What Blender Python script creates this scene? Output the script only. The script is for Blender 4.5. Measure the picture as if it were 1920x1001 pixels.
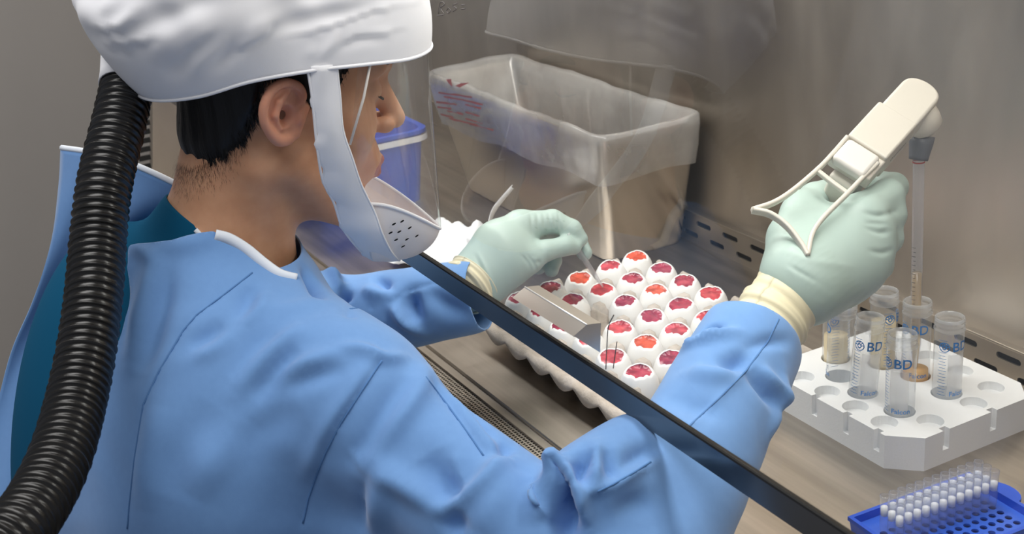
import bpy, bmesh, math, random
import numpy as np
from mathutils import Vector, Matrix
from mathutils.geometry import tessellate_polygon

for o in list(bpy.data.objects):
    bpy.data.objects.remove(o, do_unlink=True)
random.seed(7)
rng = np.random.default_rng(7)
scene = bpy.context.scene
COL = scene.collection

# ------------------------------------------------------------------ camera
# world frame: X along the cabinet front, Y into the cabinet, Z up, work surface at z = 0
FPX = 2500.0
PITCH, ROLL, YAW = (math.radians(a) for a in (21.5, -4.6, 27.3))
CAM = np.array([0.0, 0.0, 0.70])
_h = np.array([-math.cos(YAW), math.sin(YAW), 0.0])
_r0 = np.array([math.sin(YAW), math.cos(YAW), 0.0])
FWD = _h * math.cos(PITCH) - np.array([0, 0, math.sin(PITCH)])
_up = np.cross(_r0, FWD)
RIGHT = _r0 * math.cos(ROLL) + _up * math.sin(ROLL)
UPV = -_r0 * math.sin(ROLL) + _up * math.cos(ROLL)
cam_data = bpy.data.cameras.new('camera')
cam_data.sensor_width = 36.0
cam_data.lens = FPX / 1920.0 * 36.0
cam_data.clip_start = 0.02
cam_data.dof.use_dof = True
cam_data.dof.focus_distance = 1.27
cam_data.dof.aperture_fstop = 14.0
cam = bpy.data.objects.new('camera', cam_data)
M = Matrix(((RIGHT[0], UPV[0], -FWD[0], CAM[0]), (RIGHT[1], UPV[1], -FWD[1], CAM[1]),
            (RIGHT[2], UPV[2], -FWD[2], CAM[2]), (0, 0, 0, 1)))
cam.matrix_world = M
COL.objects.link(cam)
scene.camera = cam


def ray(px, py):
    return RIGHT * (px - 960.0) / FPX - UPV * (py - 500.5) / FPX + FWD


def at(px, py, t):
    """the place seen at a pixel, t metres deep"""
    return CAM + ray(px, py) * t


# ------------------------------------------------------------------ light
world = bpy.data.worlds.new('world')
scene.world = world
world.use_nodes = True
wbg = world.node_tree.nodes['Background']
wbg.inputs[0].default_value = (0.80, 0.86, 1.0, 1)
wbg.inputs[1].default_value = 0.28


def area(name, loc, target, sx, sy, power, color=(1, 1, 1)):
    d = bpy.data.lights.new(name, 'AREA')
    d.shape = 'RECTANGLE'
    d.size, d.size_y, d.energy, d.color = sx, sy, power, color
    o = bpy.data.objects.new(name, d)
    COL.objects.link(o)
    o.location = loc
    o.rotation_euler = (Vector(target) - Vector(loc)).to_track_quat('-Z', 'Y').to_euler()
    return o


area('cabinet_lamp', (-1.30, 0.74, 0.735), (-1.30, 0.80, 0.0), 1.7, 0.14, 10.0, (1.0, 0.97, 0.92))
area('ceiling_lamp', (-0.9, -0.1, 1.75), (-1.0, 0.2, 0.0), 1.5, 0.9, 27.0, (1.0, 0.98, 0.96))
area('ceiling_lamp', (-2.75, 0.1, 1.75), (-2.75, 0.1, 0.0), 1.0, 1.4, 16.0, (1.0, 0.97, 0.93))  # unseen lamp, placed to brighten the sash grip, rail and left wall
scene.view_settings.view_transform = 'Standard'
scene.view_settings.look = 'None'
scene.view_settings.exposure = 0.0
scene.view_settings.gamma = 1.0
scene.view_settings.use_curve_mapping = False
try:
    scene.cycles.transparent_max_bounces = 24
    scene.cycles.max_bounces = 8
except Exception:
    pass


# ------------------------------------------------------------------ materials
def principled(name, color, rough=0.5, metallic=0.0, spec=0.5, sss=0.0, sheen=0.0, coat=0.0):
    m = bpy.data.materials.new(name)
    m.use_nodes = True
    b = m.node_tree.nodes['Principled BSDF']
    b.inputs['Base Color'].default_value = (*color, 1)
    b.inputs['Roughness'].default_value = rough
    b.inputs['Metallic'].default_value = metallic
    b.inputs['Specular IOR Level'].default_value = spec
    if sss:
        b.inputs['Subsurface Weight'].default_value = sss
        b.inputs['Subsurface Radius'].default_value = (0.012, 0.005, 0.003)
        b.inputs['Subsurface Scale'].default_value = 0.5
    if sheen:
        b.inputs['Sheen Weight'].default_value = sheen
    if coat:
        b.inputs['Coat Weight'].default_value = coat
        b.inputs['Coat Roughness'].default_value = 0.1
    return m


def nodes(m):
    return m.node_tree.nodes, m.node_tree.links, m.node_tree.nodes['Principled BSDF']


def add_noise_color(m, c1, c2, scale, detail=4, stretch=None, lo=0.35, hi=0.65):
    n, l, b = nodes(m)
    tc = n.new('ShaderNodeTexCoord')
    mp = n.new('ShaderNodeMapping')
    if stretch:
        mp.inputs['Scale'].default_value = stretch
    nz = n.new('ShaderNodeTexNoise')
    nz.inputs['Scale'].default_value = scale
    nz.inputs['Detail'].default_value = detail
    cr = n.new('ShaderNodeValToRGB')
    cr.color_ramp.elements[0].position, cr.color_ramp.elements[1].position = lo, hi
    cr.color_ramp.elements[0].color = (*c1, 1)
    cr.color_ramp.elements[1].color = (*c2, 1)
    l.new(tc.outputs['Object'], mp.inputs[0])
    l.new(mp.outputs[0], nz.inputs['Vector'])
    l.new(nz.outputs['Fac'], cr.inputs[0])
    l.new(cr.outputs[0], b.inputs['Base Color'])
    return nz


def add_bump(m, scale, strength, dist=0.002, stretch=None, detail=3):
    n, l, b = nodes(m)
    tc = n.new('ShaderNodeTexCoord')
    mp = n.new('ShaderNodeMapping')
    if stretch:
        mp.inputs['Scale'].default_value = stretch
    nz = n.new('ShaderNodeTexNoise')
    nz.inputs['Scale'].default_value = scale
    nz.inputs['Detail'].default_value = detail
    bp = n.new('ShaderNodeBump')
    bp.inputs['Strength'].default_value = strength
    bp.inputs['Distance'].default_value = dist
    l.new(tc.outputs['Object'], mp.inputs[0])
    l.new(mp.outputs[0], nz.inputs['Vector'])
    l.new(nz.outputs['Fac'], bp.inputs['Height'])
    l.new(bp.outputs[0], b.inputs['Normal'])


def add_rough_noise(m, scale, lo, hi, stretch=None):
    n, l, b = nodes(m)
    tc = n.new('ShaderNodeTexCoord')
    mp = n.new('ShaderNodeMapping')
    if stretch:
        mp.inputs['Scale'].default_value = stretch
    nz = n.new('ShaderNodeTexNoise')
    nz.inputs['Scale'].default_value = scale
    nz.inputs['Detail'].default_value = 5
    mr = n.new('ShaderNodeMapRange')
    mr.inputs['From Min'].default_value, mr.inputs['From Max'].default_value = 0.3, 0.7
    mr.inputs['To Min'].default_value, mr.inputs['To Max'].default_value = lo, hi
    l.new(tc.outputs['Object'], mp.inputs[0])
    l.new(mp.outputs[0], nz.inputs['Vector'])
    l.new(nz.outputs['Fac'], mr.inputs['Value'])
    l.new(mr.outputs[0], b.inputs['Roughness'])


def clear_film(name, tint, gloss_rough=0.05, haze=0.05, haze_color=(1, 1, 1), ior=1.45, haze_noise=None, gloss_gain=1.0):
    """a thin clear sheet: see-through, with a sheen that grows at grazing angles and a little milky haze"""
    m = bpy.data.materials.new(name)
    m.use_nodes = True
    n, l = m.node_tree.nodes, m.node_tree.links
    n.clear()
    out = n.new('ShaderNodeOutputMaterial')
    tr = n.new('ShaderNodeBsdfTransparent')
    tr.inputs[0].default_value = (*tint, 1)
    df = n.new('ShaderNodeBsdfDiffuse')
    df.inputs[0].default_value = (*haze_color, 1)
    tl = n.new('ShaderNodeBsdfTranslucent')
    tl.inputs[0].default_value = (*haze_color, 1)
    mdt = n.new('ShaderNodeMixShader')
    mdt.inputs[0].default_value = 0.5
    l.new(df.outputs[0], mdt.inputs[1])
    l.new(tl.outputs[0], mdt.inputs[2])
    gl = n.new('ShaderNodeBsdfGlossy')
    gl.inputs['Roughness'].default_value = gloss_rough
    m1 = n.new('ShaderNodeMixShader')
    m1.inputs[0].default_value = haze
    l.new(tr.outputs[0], m1.inputs[1])
    l.new(mdt.outputs[0], m1.inputs[2])
    lw = n.new('ShaderNodeLayerWeight')          # 1 - |cos|, the same on both faces of a thin sheet
    lw.inputs[0].default_value = 0.5
    pw = n.new('ShaderNodeMath')
    pw.operation = 'POWER'
    pw.inputs[1].default_value = 4.0
    l.new(lw.outputs['Facing'], pw.inputs[0])
    ma = n.new('ShaderNodeMath')
    ma.operation = 'MULTIPLY_ADD'
    ma.inputs[1].default_value = 0.75 * gloss_gain
    ma.inputs[2].default_value = 0.06 * gloss_gain
    l.new(pw.outputs[0], ma.inputs[0])
    m2 = n.new('ShaderNodeMixShader')
    l.new(ma.outputs[0], m2.inputs[0])
    l.new(m1.outputs[0], m2.inputs[1])
    l.new(gl.outputs[0], m2.inputs[2])
    l.new(m2.outputs[0], out.inputs[0])
    if haze_noise:
        sc, lo, hi, st = haze_noise
        tc = n.new('ShaderNodeTexCoord')
        mp = n.new('ShaderNodeMapping')
        mp.inputs['Scale'].default_value = st
        nz = n.new('ShaderNodeTexNoise')
        nz.inputs['Scale'].default_value = sc
        nz.inputs['Detail'].default_value = 5
        mr = n.new('ShaderNodeMapRange')
        mr.inputs['From Min'].default_value, mr.inputs['From Max'].default_value = 0.38, 0.66
        mr.inputs['To Min'].default_value, mr.inputs['To Max'].default_value = lo, hi
        l.new(tc.outputs['Object'], mp.inputs[0])
        l.new(mp.outputs[0], nz.inputs['Vector'])
        l.new(nz.outputs['Fac'], mr.inputs['Value'])
        l.new(mr.outputs[0], m1.inputs[0])
    return m


MAT = {}
MAT['steel'] = principled('brushed_steel', (0.46, 0.42, 0.37), 0.42, 1.0)
add_noise_color(MAT['steel'], (0.37, 0.325, 0.275), (0.56, 0.51, 0.45), 3.0, 5, (1.6, 1, 0.5))  # vertical mottling in the colour imitates streaked reflections and shading
add_rough_noise(MAT['steel'], 6.0, 0.36, 0.52, (2, 1, 0.6))
MAT['steel_top'] = principled('work_surface_steel', (0.45, 0.40, 0.34), 0.40, 1.0)
add_noise_color(MAT['steel_top'], (0.40, 0.36, 0.31), (0.52, 0.47, 0.41), 60.0, 6, (0.05, 1, 1))
add_rough_noise(MAT['steel_top'], 8.0, 0.30, 0.46)
MAT['steel_bright'] = principled('polished_steel', (0.62, 0.58, 0.53), 0.16, 1.0)
MAT['steel_dark'] = principled('dark_steel', (0.20, 0.19, 0.18), 0.3, 1.0)
MAT['rail'] = principled('sash_rail_metal', (0.20, 0.195, 0.19), 0.16, 1.0)
MAT['grip'] = principled('grip_metal', (0.80, 0.76, 0.70), 0.30, 1.0)
MAT['edge_bright'] = principled('edge_highlight', (0.9, 0.88, 0.85), 0.35, 0.6)  # near-white colour for the glint painted along the sash grip
MAT['slot_dark'] = principled('duct_black', (0.006, 0.006, 0.006), 0.9)
MAT['wall'] = principled('painted_wall', (0.46, 0.43, 0.40), 0.85)
add_noise_color(MAT['wall'], (0.45, 0.42, 0.39), (0.47, 0.44, 0.41), 3.0)
MAT['ceiling'] = principled('ceiling_paint', (0.7, 0.7, 0.68), 0.9)
MAT['floor'] = principled('vinyl_floor', (0.30, 0.29, 0.28), 0.5)
add_noise_color(MAT['floor'], (0.26, 0.25, 0.24), (0.34, 0.33, 0.32), 40.0)
MAT['enamel'] = principled('cabinet_enamel', (0.42, 0.40, 0.37), 0.4)
MAT['glass'] = clear_film('sash_glass', (0.97, 0.985, 0.98), 0.02, 0.02, (0.9, 0.95, 1.0), 1.5, (2.5, 0.005, 0.05, (1, 1, 0.5)))
MAT['visor'] = clear_film('visor_film', (0.97, 0.97, 0.975), 0.03, 0.05, (0.95, 0.97, 1.0), 1.5, (9.0, 0.02, 0.13, (1.0, 1.0, 0.12)))
MAT['liner'] = clear_film('liner_plastic', (0.95, 0.95, 0.95), 0.22, 0.30, (0.95, 0.94, 0.93), 1.5, (7.0, 0.20, 0.48, (1, 1, 1)))
MAT['tube_plastic'] = clear_film('tube_plastic', (0.96, 0.97, 0.98), 0.08, 0.10, (0.95, 0.97, 1.0), 1.5)
MAT['rim_plastic'] = clear_film('tube_rim_plastic', (0.95, 0.97, 0.98), 0.08, 0.28, (0.97, 0.98, 1.0), 1.5)
MAT['tip_plastic'] = clear_film('tip_plastic', (0.95, 0.96, 0.99), 0.1, 0.13, (0.9, 0.93, 1.0), 1.5)
MAT['panel_film'] = clear_film('writing_panel', (0.97, 0.97, 0.97), 0.3, 0.30, (1.0, 1.0, 1.0), 1.3)
MAT['label_blue'] = principled('print_blue', (0.02, 0.19, 0.52), 0.5)
MAT['amber'] = principled('amber_liquid', (0.82, 0.45, 0.13), 0.15, 0, 0.5)
MAT['amber_pale'] = principled('straw_liquid', (0.86, 0.70, 0.42), 0.15, 0, 0.5)
MAT['frost'] = principled('frosted_white', (0.86, 0.86, 0.87), 0.6)
MAT['foam'] = principled('polystyrene', (0.86, 0.87, 0.88), 0.75, 0, 0.3)
add_bump(MAT['foam'], 420.0, 0.25, 0.0008)
MAT['pulp'] = principled('moulded_pulp', (0.5, 0.44, 0.38), 0.95, 0, 0.2)
add_noise_color(MAT['pulp'], (0.45, 0.395, 0.335), (0.57, 0.51, 0.45), 45.0)
add_bump(MAT['pulp'], 260.0, 0.5, 0.0015)
MAT['shell'] = principled('eggshell', (0.90, 0.89, 0.87), 0.42, 0, 0.4)
add_bump(MAT['shell'], 900.0, 0.08, 0.0004)
for k, c in enumerate([(0.50, 0.035, 0.04), (0.40, 0.025, 0.05), (0.62, 0.08, 0.03), (0.33, 0.02, 0.055), (0.55, 0.06, 0.08)]):
    mm = principled('membrane_red', c, 0.25, 0, 0.5)
    add_noise_color(mm, tuple(x * 0.62 for x in c), tuple(min(1, x * 1.25 + 0.02) for x in c), 90.0)
    MAT['membrane%d' % k] = mm
MAT['blue_plastic'] = principled('blue_plastic', (0.005, 0.075, 0.56), 0.35, 0, 0.5)
MAT['lilac_plastic'] = principled('lilac_plastic', (0.03, 0.12, 0.62), 0.45)
MAT['well_dark'] = principled('well_shade', (0.02, 0.03, 0.16), 0.6)
MAT['plug'] = principled('filter_plug', (0.93, 0.93, 0.92), 0.8, 0, 0.3)
MAT['ivory'] = principled('ivory_plastic', (0.66, 0.62, 0.54), 0.38, 0, 0.5)
MAT['ivory_soft'] = principled('ivory_button', (0.73, 0.70, 0.645), 0.42)
MAT['nozzle'] = principled('grey_rubber', (0.13, 0.14, 0.16), 0.5)
MAT['red_print'] = principled('red_print', (0.55, 0.06, 0.05), 0.5)
MAT['maroon_print'] = principled('maroon_print', (0.30, 0.05, 0.05), 0.6)
MAT['black_print'] = principled('black_print', (0.02, 0.02, 0.02), 0.6)
MAT['pen'] = principled('pen_ink', (0.10, 0.09, 0.09), 0.6)
MAT['paper'] = principled('paper_towel', (0.88, 0.89, 0.90), 0.9, 0, 0.2)
add_bump(MAT['paper'], 300.0, 0.4, 0.001)
MAT['gown'] = principled('gown_fabric', (0.15, 0.305, 0.60), 0.85, 0, 0.25, 0, 0.25)
add_noise_color(MAT['gown'], (0.147, 0.300, 0.592), (0.153, 0.310, 0.606), 160.0, 3)
add_bump(MAT['gown'], 1500.0, 0.12, 0.0004)
MAT['seam'] = principled('gown_seam', (0.095, 0.215, 0.455), 0.9, 0, 0.2)
MAT['trim'] = principled('white_binding', (0.78, 0.83, 0.90), 0.85, 0, 0.2)
MAT['scrub'] = principled('teal_scrub', (0.004, 0.080, 0.165), 0.95, 0, 0.12)
add_bump(MAT['scrub'], 1200.0, 0.15, 0.0004)
MAT['skin'] = principled('skin', (0.62, 0.33, 0.19), 0.48, 0, 0.4, 0.18)
add_noise_color(MAT['skin'], (0.57, 0.29, 0.165), (0.66, 0.36, 0.215), 40.0, 5)
add_bump(MAT['skin'], 700.0, 0.08, 0.0005)
MAT['ear'] = principled('ear_skin', (0.68, 0.32, 0.21), 0.45, 0, 0.4, 0.25)
MAT['lip'] = principled('lip', (0.45, 0.15, 0.14), 0.4, 0, 0.4, 0.1)
MAT['hair'] = principled('black_hair', (0.006, 0.0055, 0.006), 0.55, 0, 0.4)
add_bump(MAT['hair'], 220.0, 0.6, 0.002, (1, 1, 0.12))
MAT['eye'] = principled('eye_white', (0.8, 0.78, 0.75), 0.1)
MAT['hood'] = principled('hood_fabric', (0.90, 0.90, 0.925), 0.8, 0, 0.3)
add_bump(MAT['hood'], 900.0, 0.1, 0.0004)
MAT['cup'] = principled('chin_cup', (0.90, 0.86, 0.85), 0.6, 0, 0.3)
MAT['glove'] = principled('nitrile_glove', (0.42, 0.535, 0.485), 0.45, 0, 0.4)
add_bump(MAT['glove'], 900.0, 0.06, 0.0004)
MAT['latex'] = principled('latex_cuff', (0.72, 0.655, 0.45), 0.5, 0, 0.4)
MAT['hose'] = principled('black_hose', (0.012, 0.011, 0.010), 0.28, 0, 0.5)
MAT['string'] = principled('white_cord', (0.85, 0.80, 0.74), 0.7)


# ------------------------------------------------------------------ helpers
def put(name, me, mat=None, parent=None, smooth=True):
    o = bpy.data.objects.new(name, me)
    COL.objects.link(o)
    if mat is not None and not me.materials:
        me.materials.append(MAT[mat] if isinstance(mat, str) else mat)
    if smooth:
        me.polygons.foreach_set('use_smooth', [True] * len(me.polygons))
    if parent is not None:
        o.parent = parent
        o.matrix_parent_inverse = parent.matrix_world.inverted()
    return o


def mesh(name, V, Fc):
    me = bpy.data.meshes.new(name)
    me.from_pydata([tuple(map(float, v)) for v in V], [], [tuple(int(i) for i in f) for f in Fc])
    me.update()
    return me


def obj(name, V, Fc, mat, parent=None, smooth=True):
    return put(name, mesh(name, V, Fc), mat, parent, smooth)


def tag(o, label=None, cat=None, group=None, kind=None):
    if label: o['label'] = label
    if cat: o['category'] = cat
    if group: o['group'] = group
    if kind: o['kind'] = kind
    return o


def empty(name, loc=(0, 0, 0)):
    o = bpy.data.objects.new(name, None)
    o.location = loc
    o.empty_display_size = 0.02
    COL.objects.link(o)
    o.matrix_world = Matrix.Translation(Vector([float(c) for c in loc]))
    return o


def hermite_path(P, n):
    """smooth curve through control points, n samples"""
    P = np.asarray(P, float)
    k = len(P)
    T = np.zeros_like(P)
    T[1:-1] = (P[2:] - P[:-2]) / 2
    T[0], T[-1] = P[1] - P[0], P[-1] - P[-2]
    out = []
    for s in np.linspace(0, k - 1, n):
        i = min(int(s), k - 2)
        u = s - i
        h1, h2, h3, h4 = 2*u**3-3*u**2+1, -2*u**3+3*u**2, u**3-2*u**2+u, u**3-u**2
        out.append(h1*P[i] + h2*P[i+1] + h3*T[i] + h4*T[i+1])
    return np.array(out)


def frames(path):
    path = np.asarray(path, float)
    T = np.gradient(path, axis=0)
    T /= np.linalg.norm(T, axis=1)[:, None] + 1e-12
    a = np.array([0, 0, 1.0]) if abs(T[0][2]) < 0.9 else np.array([1.0, 0, 0])
    N = [np.cross(T[0], np.cross(a, T[0]))]
    N[0] /= np.linalg.norm(N[0])
    for i in range(1, len(path)):
        v = N[-1] - T[i] * (N[-1] @ T[i])
        N.append(v / (np.linalg.norm(v) + 1e-12))
    N = np.array(N)
    return T, N, np.cross(T, N)


def sweep(path, radii, seg=12, caps=True, rx=1.0, ry=1.0):
    path = np.asarray(path, float)
    n = len(path)
    radii = np.broadcast_to(np.asarray(radii, float), (n,))
    T, N, B = frames(path)
    V, Fc = [], []
    for i in range(n):
        for k in range(seg):
            a = 2 * math.pi * k / seg
            V.append(path[i] + radii[i] * (rx * math.cos(a) * N[i] + ry * math.sin(a) * B[i]))
    for i in range(n - 1):
        for k in range(seg):
            k2 = (k + 1) % seg
            Fc.append((i*seg+k, i*seg+k2, (i+1)*seg+k2, (i+1)*seg+k))
    if caps:
        Fc.append(tuple(range(seg))[::-1])
        Fc.append(tuple((n-1)*seg + k for k in range(seg)))
    return V, Fc


def lathe(profile, seg=32, center=(0, 0), axis_tilt=None):
    """profile: list of (r, z)"""
    V, Fc = [], []
    for (r, z) in profile:
        for k in range(seg):
            a = 2 * math.pi * k / seg
            V.append((center[0] + r * math.cos(a), center[1] + r * math.sin(a), z))
    for i in range(len(profile) - 1):
        for k in range(seg):
            k2 = (k + 1) % seg
            Fc.append((i*seg+k, i*seg+k2, (i+1)*seg+k2, (i+1)*seg+k))
    return V, Fc


def grid_mesh(rows):
    rows = np.asarray(rows, float)
    a, b = rows.shape[:2]
    Fc = [(i*b+j, i*b+j+1, (i+1)*b+j+1, (i+1)*b+j) for i in range(a-1) for j in range(b-1)]
    return rows.reshape(-1, 3), Fc


def box_bm(bm, lo, hi, bevel=0.0, seg=2):
    lo, hi = np.minimum(lo, hi), np.maximum(lo, hi)
    r = bmesh.ops.create_cube(bm, size=1.0)
    vs = r['verts']
    for v in vs:
        v.co = Vector([(lo[i] + hi[i]) / 2 + v.co[i] * (hi[i] - lo[i]) for i in range(3)])
    if bevel:
        es = list({e for v in vs for e in v.link_edges})
        bmesh.ops.bevel(bm, geom=es, offset=bevel, segments=seg, affect='EDGES', profile=0.5)


def bm_obj(name, bm, mat, parent=None, smooth=False):
    bmesh.ops.recalc_face_normals(bm, faces=bm.faces)
    me = bpy.data.meshes.new(name)
    bm.to_mesh(me)
    bm.free()
    return put(name, me, mat, parent, smooth)


def box(name, lo, hi, mat, parent=None, bevel=0.0, seg=2):
    bm = bmesh.new()
    box_bm(bm, lo, hi, bevel, seg)
    return bm_obj(name, bm, mat, parent)


def holed_plate(outer, holes, thick, to3d):
    """flat plate with real holes; outer/holes are 2-D loops, to3d(x, y, depth) -> point"""
    loops = [outer] + holes
    polys = [[Vector((p[0], p[1], 0)) for p in L] for L in loops]
    tris = tessellate_polygon(polys)
    flat = [p for L in loops for p in L]
    n = len(flat)
    V = [to3d(p[0], p[1], 0.0) for p in flat] + [to3d(p[0], p[1], thick) for p in flat]
    Fc = [tuple(t) for t in tris] + [tuple(i + n for i in t[::-1]) for t in tris]
    base = 0
    for L in loops:
        k = len(L)
        for i in range(k):
            a, b = base + i, base + (i + 1) % k
            Fc.append((a, b, b + n, a + n))
        base += k
    return V, Fc


def plate_obj(name, outer, holes, thick, to3d, mat, parent=None):
    V, Fc = holed_plate(outer, holes, thick, to3d)
    me = mesh(name, V, Fc)
    bm = bmesh.new()
    bm.from_mesh(me)
    bmesh.ops.recalc_face_normals(bm, faces=bm.faces)
    bm.to_mesh(me)
    bm.free()
    return put(name, me, mat, parent, False)


def circle(cx, cy, r, n=20, sy=1.0):
    return [(cx + r*math.cos(2*math.pi*k/n), cy + sy*r*math.sin(2*math.pi*k/n)) for k in range(n)]


def stadium(cx, cy, w, h, n=6):
    r = h / 2
    pts = []
    for k in range(n + 1):
        a = -math.pi/2 + math.pi * k / n
        pts.append((cx + w/2 - r + r*math.cos(a), cy + r*math.sin(a)))
    for k in range(n + 1):
        a = math.pi/2 + math.pi * k / n
        pts.append((cx - w/2 + r + r*math.cos(a), cy + r*math.sin(a)))
    return pts


def subsurf(o, lv=1):
    m = o.modifiers.new('subsurf', 'SUBSURF')
    m.levels = m.render_levels = lv
    return o


def solidify(o, th, offset=-1.0):
    m = o.modifiers.new('solidify', 'SOLIDIFY')
    m.thickness = th
    m.offset = offset
    return o


def text_mesh(body, size=1.0, bold=0.012):
    """flat lettering as vertices and faces in the XY plane, centred"""
    cu = bpy.data.curves.new('lettering', 'FONT')
    cu.body = body
    cu.size = size
    cu.align_x, cu.align_y = 'CENTER', 'CENTER'
    cu.resolution_u = 3
    cu.offset = size * bold
    o = bpy.data.objects.new('lettering', cu)
    COL.objects.link(o)
    dg = bpy.context.evaluated_depsgraph_get()
    me = bpy.data.meshes.new_from_object(o.evaluated_get(dg))
    bm = bmesh.new()
    bm.from_mesh(me)
    bmesh.ops.subdivide_edges(bm, edges=[e for e in bm.edges if e.calc_length() > size * 0.12], cuts=2)
    V = [v.co[:] for v in bm.verts]
    bm.verts.index_update()
    Fc = [[v.index for v in f.verts] for f in bm.faces]
    bm.free()
    bpy.data.objects.remove(o)
    bpy.data.curves.remove(cu)
    bpy.data.meshes.remove(me)
    return V, Fc


# ------------------------------------------------------------------ organic surfaces: distance fields meshed with surface nets
def smin(a, b, k):
    h = np.clip(0.5 + 0.5 * (b - a) / k, 0, 1)
    return b + (a - b) * h - k * h * (1 - h)


def smax(a, b, k):
    return -smin(-a, -b, k)


def cone(P, a, b, ra, rb):
    a, b = np.asarray(a, np.float32), np.asarray(b, np.float32)
    ab = b - a
    t = np.clip(((P - a) @ ab) / (ab @ ab), 0, 1)
    q = P - a - t[..., None] * ab
    return np.sqrt((q * q).sum(-1)) - (ra + (rb - ra) * t)


def ell(P, c, rad, R=None):
    q = P - np.asarray(c, np.float32)
    if R is not None:
        q = q @ np.asarray(R, np.float32).T      # rows of R: local axes
    rad = np.asarray(rad, np.float32)
    k0 = np.sqrt(((q / rad) ** 2).sum(-1))
    k1 = np.sqrt(((q / rad ** 2) ** 2).sum(-1)) + 1e-9
    return k0 * (k0 - 1) / k1


def chain(P, pts, rads, k=0.006):
    d = None
    for i in range(len(pts) - 1):
        c = cone(P, pts[i], pts[i+1], rads[i], rads[i+1])
        d = c if d is None else np.minimum(d, c) if k == 0 else smin(d, c, k)
    return d


def nets(fn, lo, hi, h):
    lo, hi = np.asarray(lo, float), np.asarray(hi, float)
    n = np.ceil((hi - lo) / h).astype(int) + 1
    ax = [(lo[i] + h * np.arange(n[i])).astype(np.float32) for i in range(3)]
    V = np.empty(tuple(n), np.float32)
    step = max(1, int(400000 / (n[1] * n[2])))
    for i in range(0, n[0], step):
        G = np.stack(np.meshgrid(ax[0][i:i+step], ax[1], ax[2], indexing='ij'), -1)
        V[i:i+step] = fn(G)
    S = V < 0
    m = n - 1
    acc = np.zeros((*m, 3), np.float32)
    cnt = np.zeros(tuple(m), np.float32)
    cs = [(0,0,0),(1,0,0),(0,1,0),(1,1,0),(0,0,1),(1,0,1),(0,1,1),(1,1,1)]
    def sub(A, c): return A[c[0]:c[0]+m[0], c[1]:c[1]+m[1], c[2]:c[2]+m[2]]
    for a in range(8):
        for b in range(a + 1, 8):
            dd = np.array(cs[b]) - np.array(cs[a])
            if np.abs(dd).sum() != 1: continue
            va, vb = sub(V, cs[a]), sub(V, cs[b])
            mk = sub(S, cs[a]) != sub(S, cs[b])
            t = np.where(mk, va / np.where(mk, va - vb, 1), 0)
            for c in range(3):
                acc[..., c] += np.where(mk, cs[a][c] + t * dd[c], 0)
            cnt += mk
    act = cnt > 0
    idx = np.full(tuple(m), -1, np.int64)
    idx[act] = np.arange(act.sum())
    ijk = np.argwhere(act)
    verts = lo + h * (ijk + acc[act] / cnt[act][:, None])
    quads = []
    for axis in range(3):
        u, v = (axis + 1) % 3, (axis + 2) % 3
        s0 = [slice(None)] * 3; s1 = [slice(None)] * 3
        s0[axis], s1[axis] = slice(0, n[axis]-1), slice(1, n[axis])
        A, B = S[tuple(s0)], S[tuple(s1)]
        E = np.argwhere(A != B)
        E = E[(E[:, u] > 0) & (E[:, v] > 0) & (E[:, u] < m[u]) & (E[:, v] < m[v])]
        sg = A[tuple(E.T)]
        def cell(du, dv):
            c = E.copy(); c[:, u] -= du; c[:, v] -= dv
            return idx[tuple(c.T)]
        q = np.stack([cell(1, 1), cell(0, 1), cell(0, 0), cell(1, 0)], 1)
        q[~sg] = q[~sg][:, ::-1]
        quads.append(q)
    return verts, np.concatenate(quads)


def np_mesh(name, V, Q):
    me = bpy.data.meshes.new(name)
    V = np.asarray(V, np.float32); Q = np.asarray(Q, np.int32)
    me.vertices.add(len(V)); me.vertices.foreach_set('co', V.ravel())
    me.loops.add(Q.size); me.loops.foreach_set('vertex_index', Q.ravel())
    me.polygons.add(len(Q))
    me.polygons.foreach_set('loop_start', np.arange(len(Q)) * 4)
    me.polygons.foreach_set('loop_total', np.full(len(Q), 4))
    me.update(calc_edges=True)
    me.validate()
    return me


def np_normals(V, Q):
    nrm = np.zeros_like(V)
    fn = np.cross(V[Q[:, 2]] - V[Q[:, 0]], V[Q[:, 3]] - V[Q[:, 1]])
    for k in range(4):
        np.add.at(nrm, Q[:, k], fn)
    return nrm / (np.linalg.norm(nrm, axis=1)[:, None] + 1e-12)


def relax(V, Q, it=2, w=0.5):
    V = V.copy()
    for _ in range(it):
        s = np.zeros_like(V); c = np.zeros(len(V))
        for k in range(4):
            a, b = Q[:, k], Q[:, (k + 1) % 4]
            np.add.at(s, a, V[b]); np.add.at(c, a, 1)
            np.add.at(s, b, V[a]); np.add.at(c, b, 1)
        V += w * np.where(c[:, None] > 0, s / np.maximum(c, 1)[:, None] - V, 0)
    return V


def keep_faces(V, Q, mask):
    """faces whose vertices are all kept"""
    Q = Q[mask[Q].all(1)]
    used = np.unique(Q)
    new = np.full(len(V), -1, np.int64); new[used] = np.arange(len(used))
    return V[used], new[Q], used


def seg_dist(P, path):
    """distance to a polyline, with the position along it (0..1) and signed side vector"""
    best = np.full(len(P), 1e9); pos = np.zeros(len(P)); near = np.zeros((len(P), 3))
    m = len(path) - 1
    for i in range(m):
        a, b = path[i], path[i+1]
        ab = b - a
        t = np.clip(((P - a) @ ab) / (ab @ ab + 1e-12), 0, 1)
        q = a + t[:, None] * ab
        d = np.linalg.norm(P - q, axis=1)
        u = d < best
        best[u] = d[u]; pos[u] = (i + t[u]) / m; near[u] = q[u]
    return best, pos, near


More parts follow.
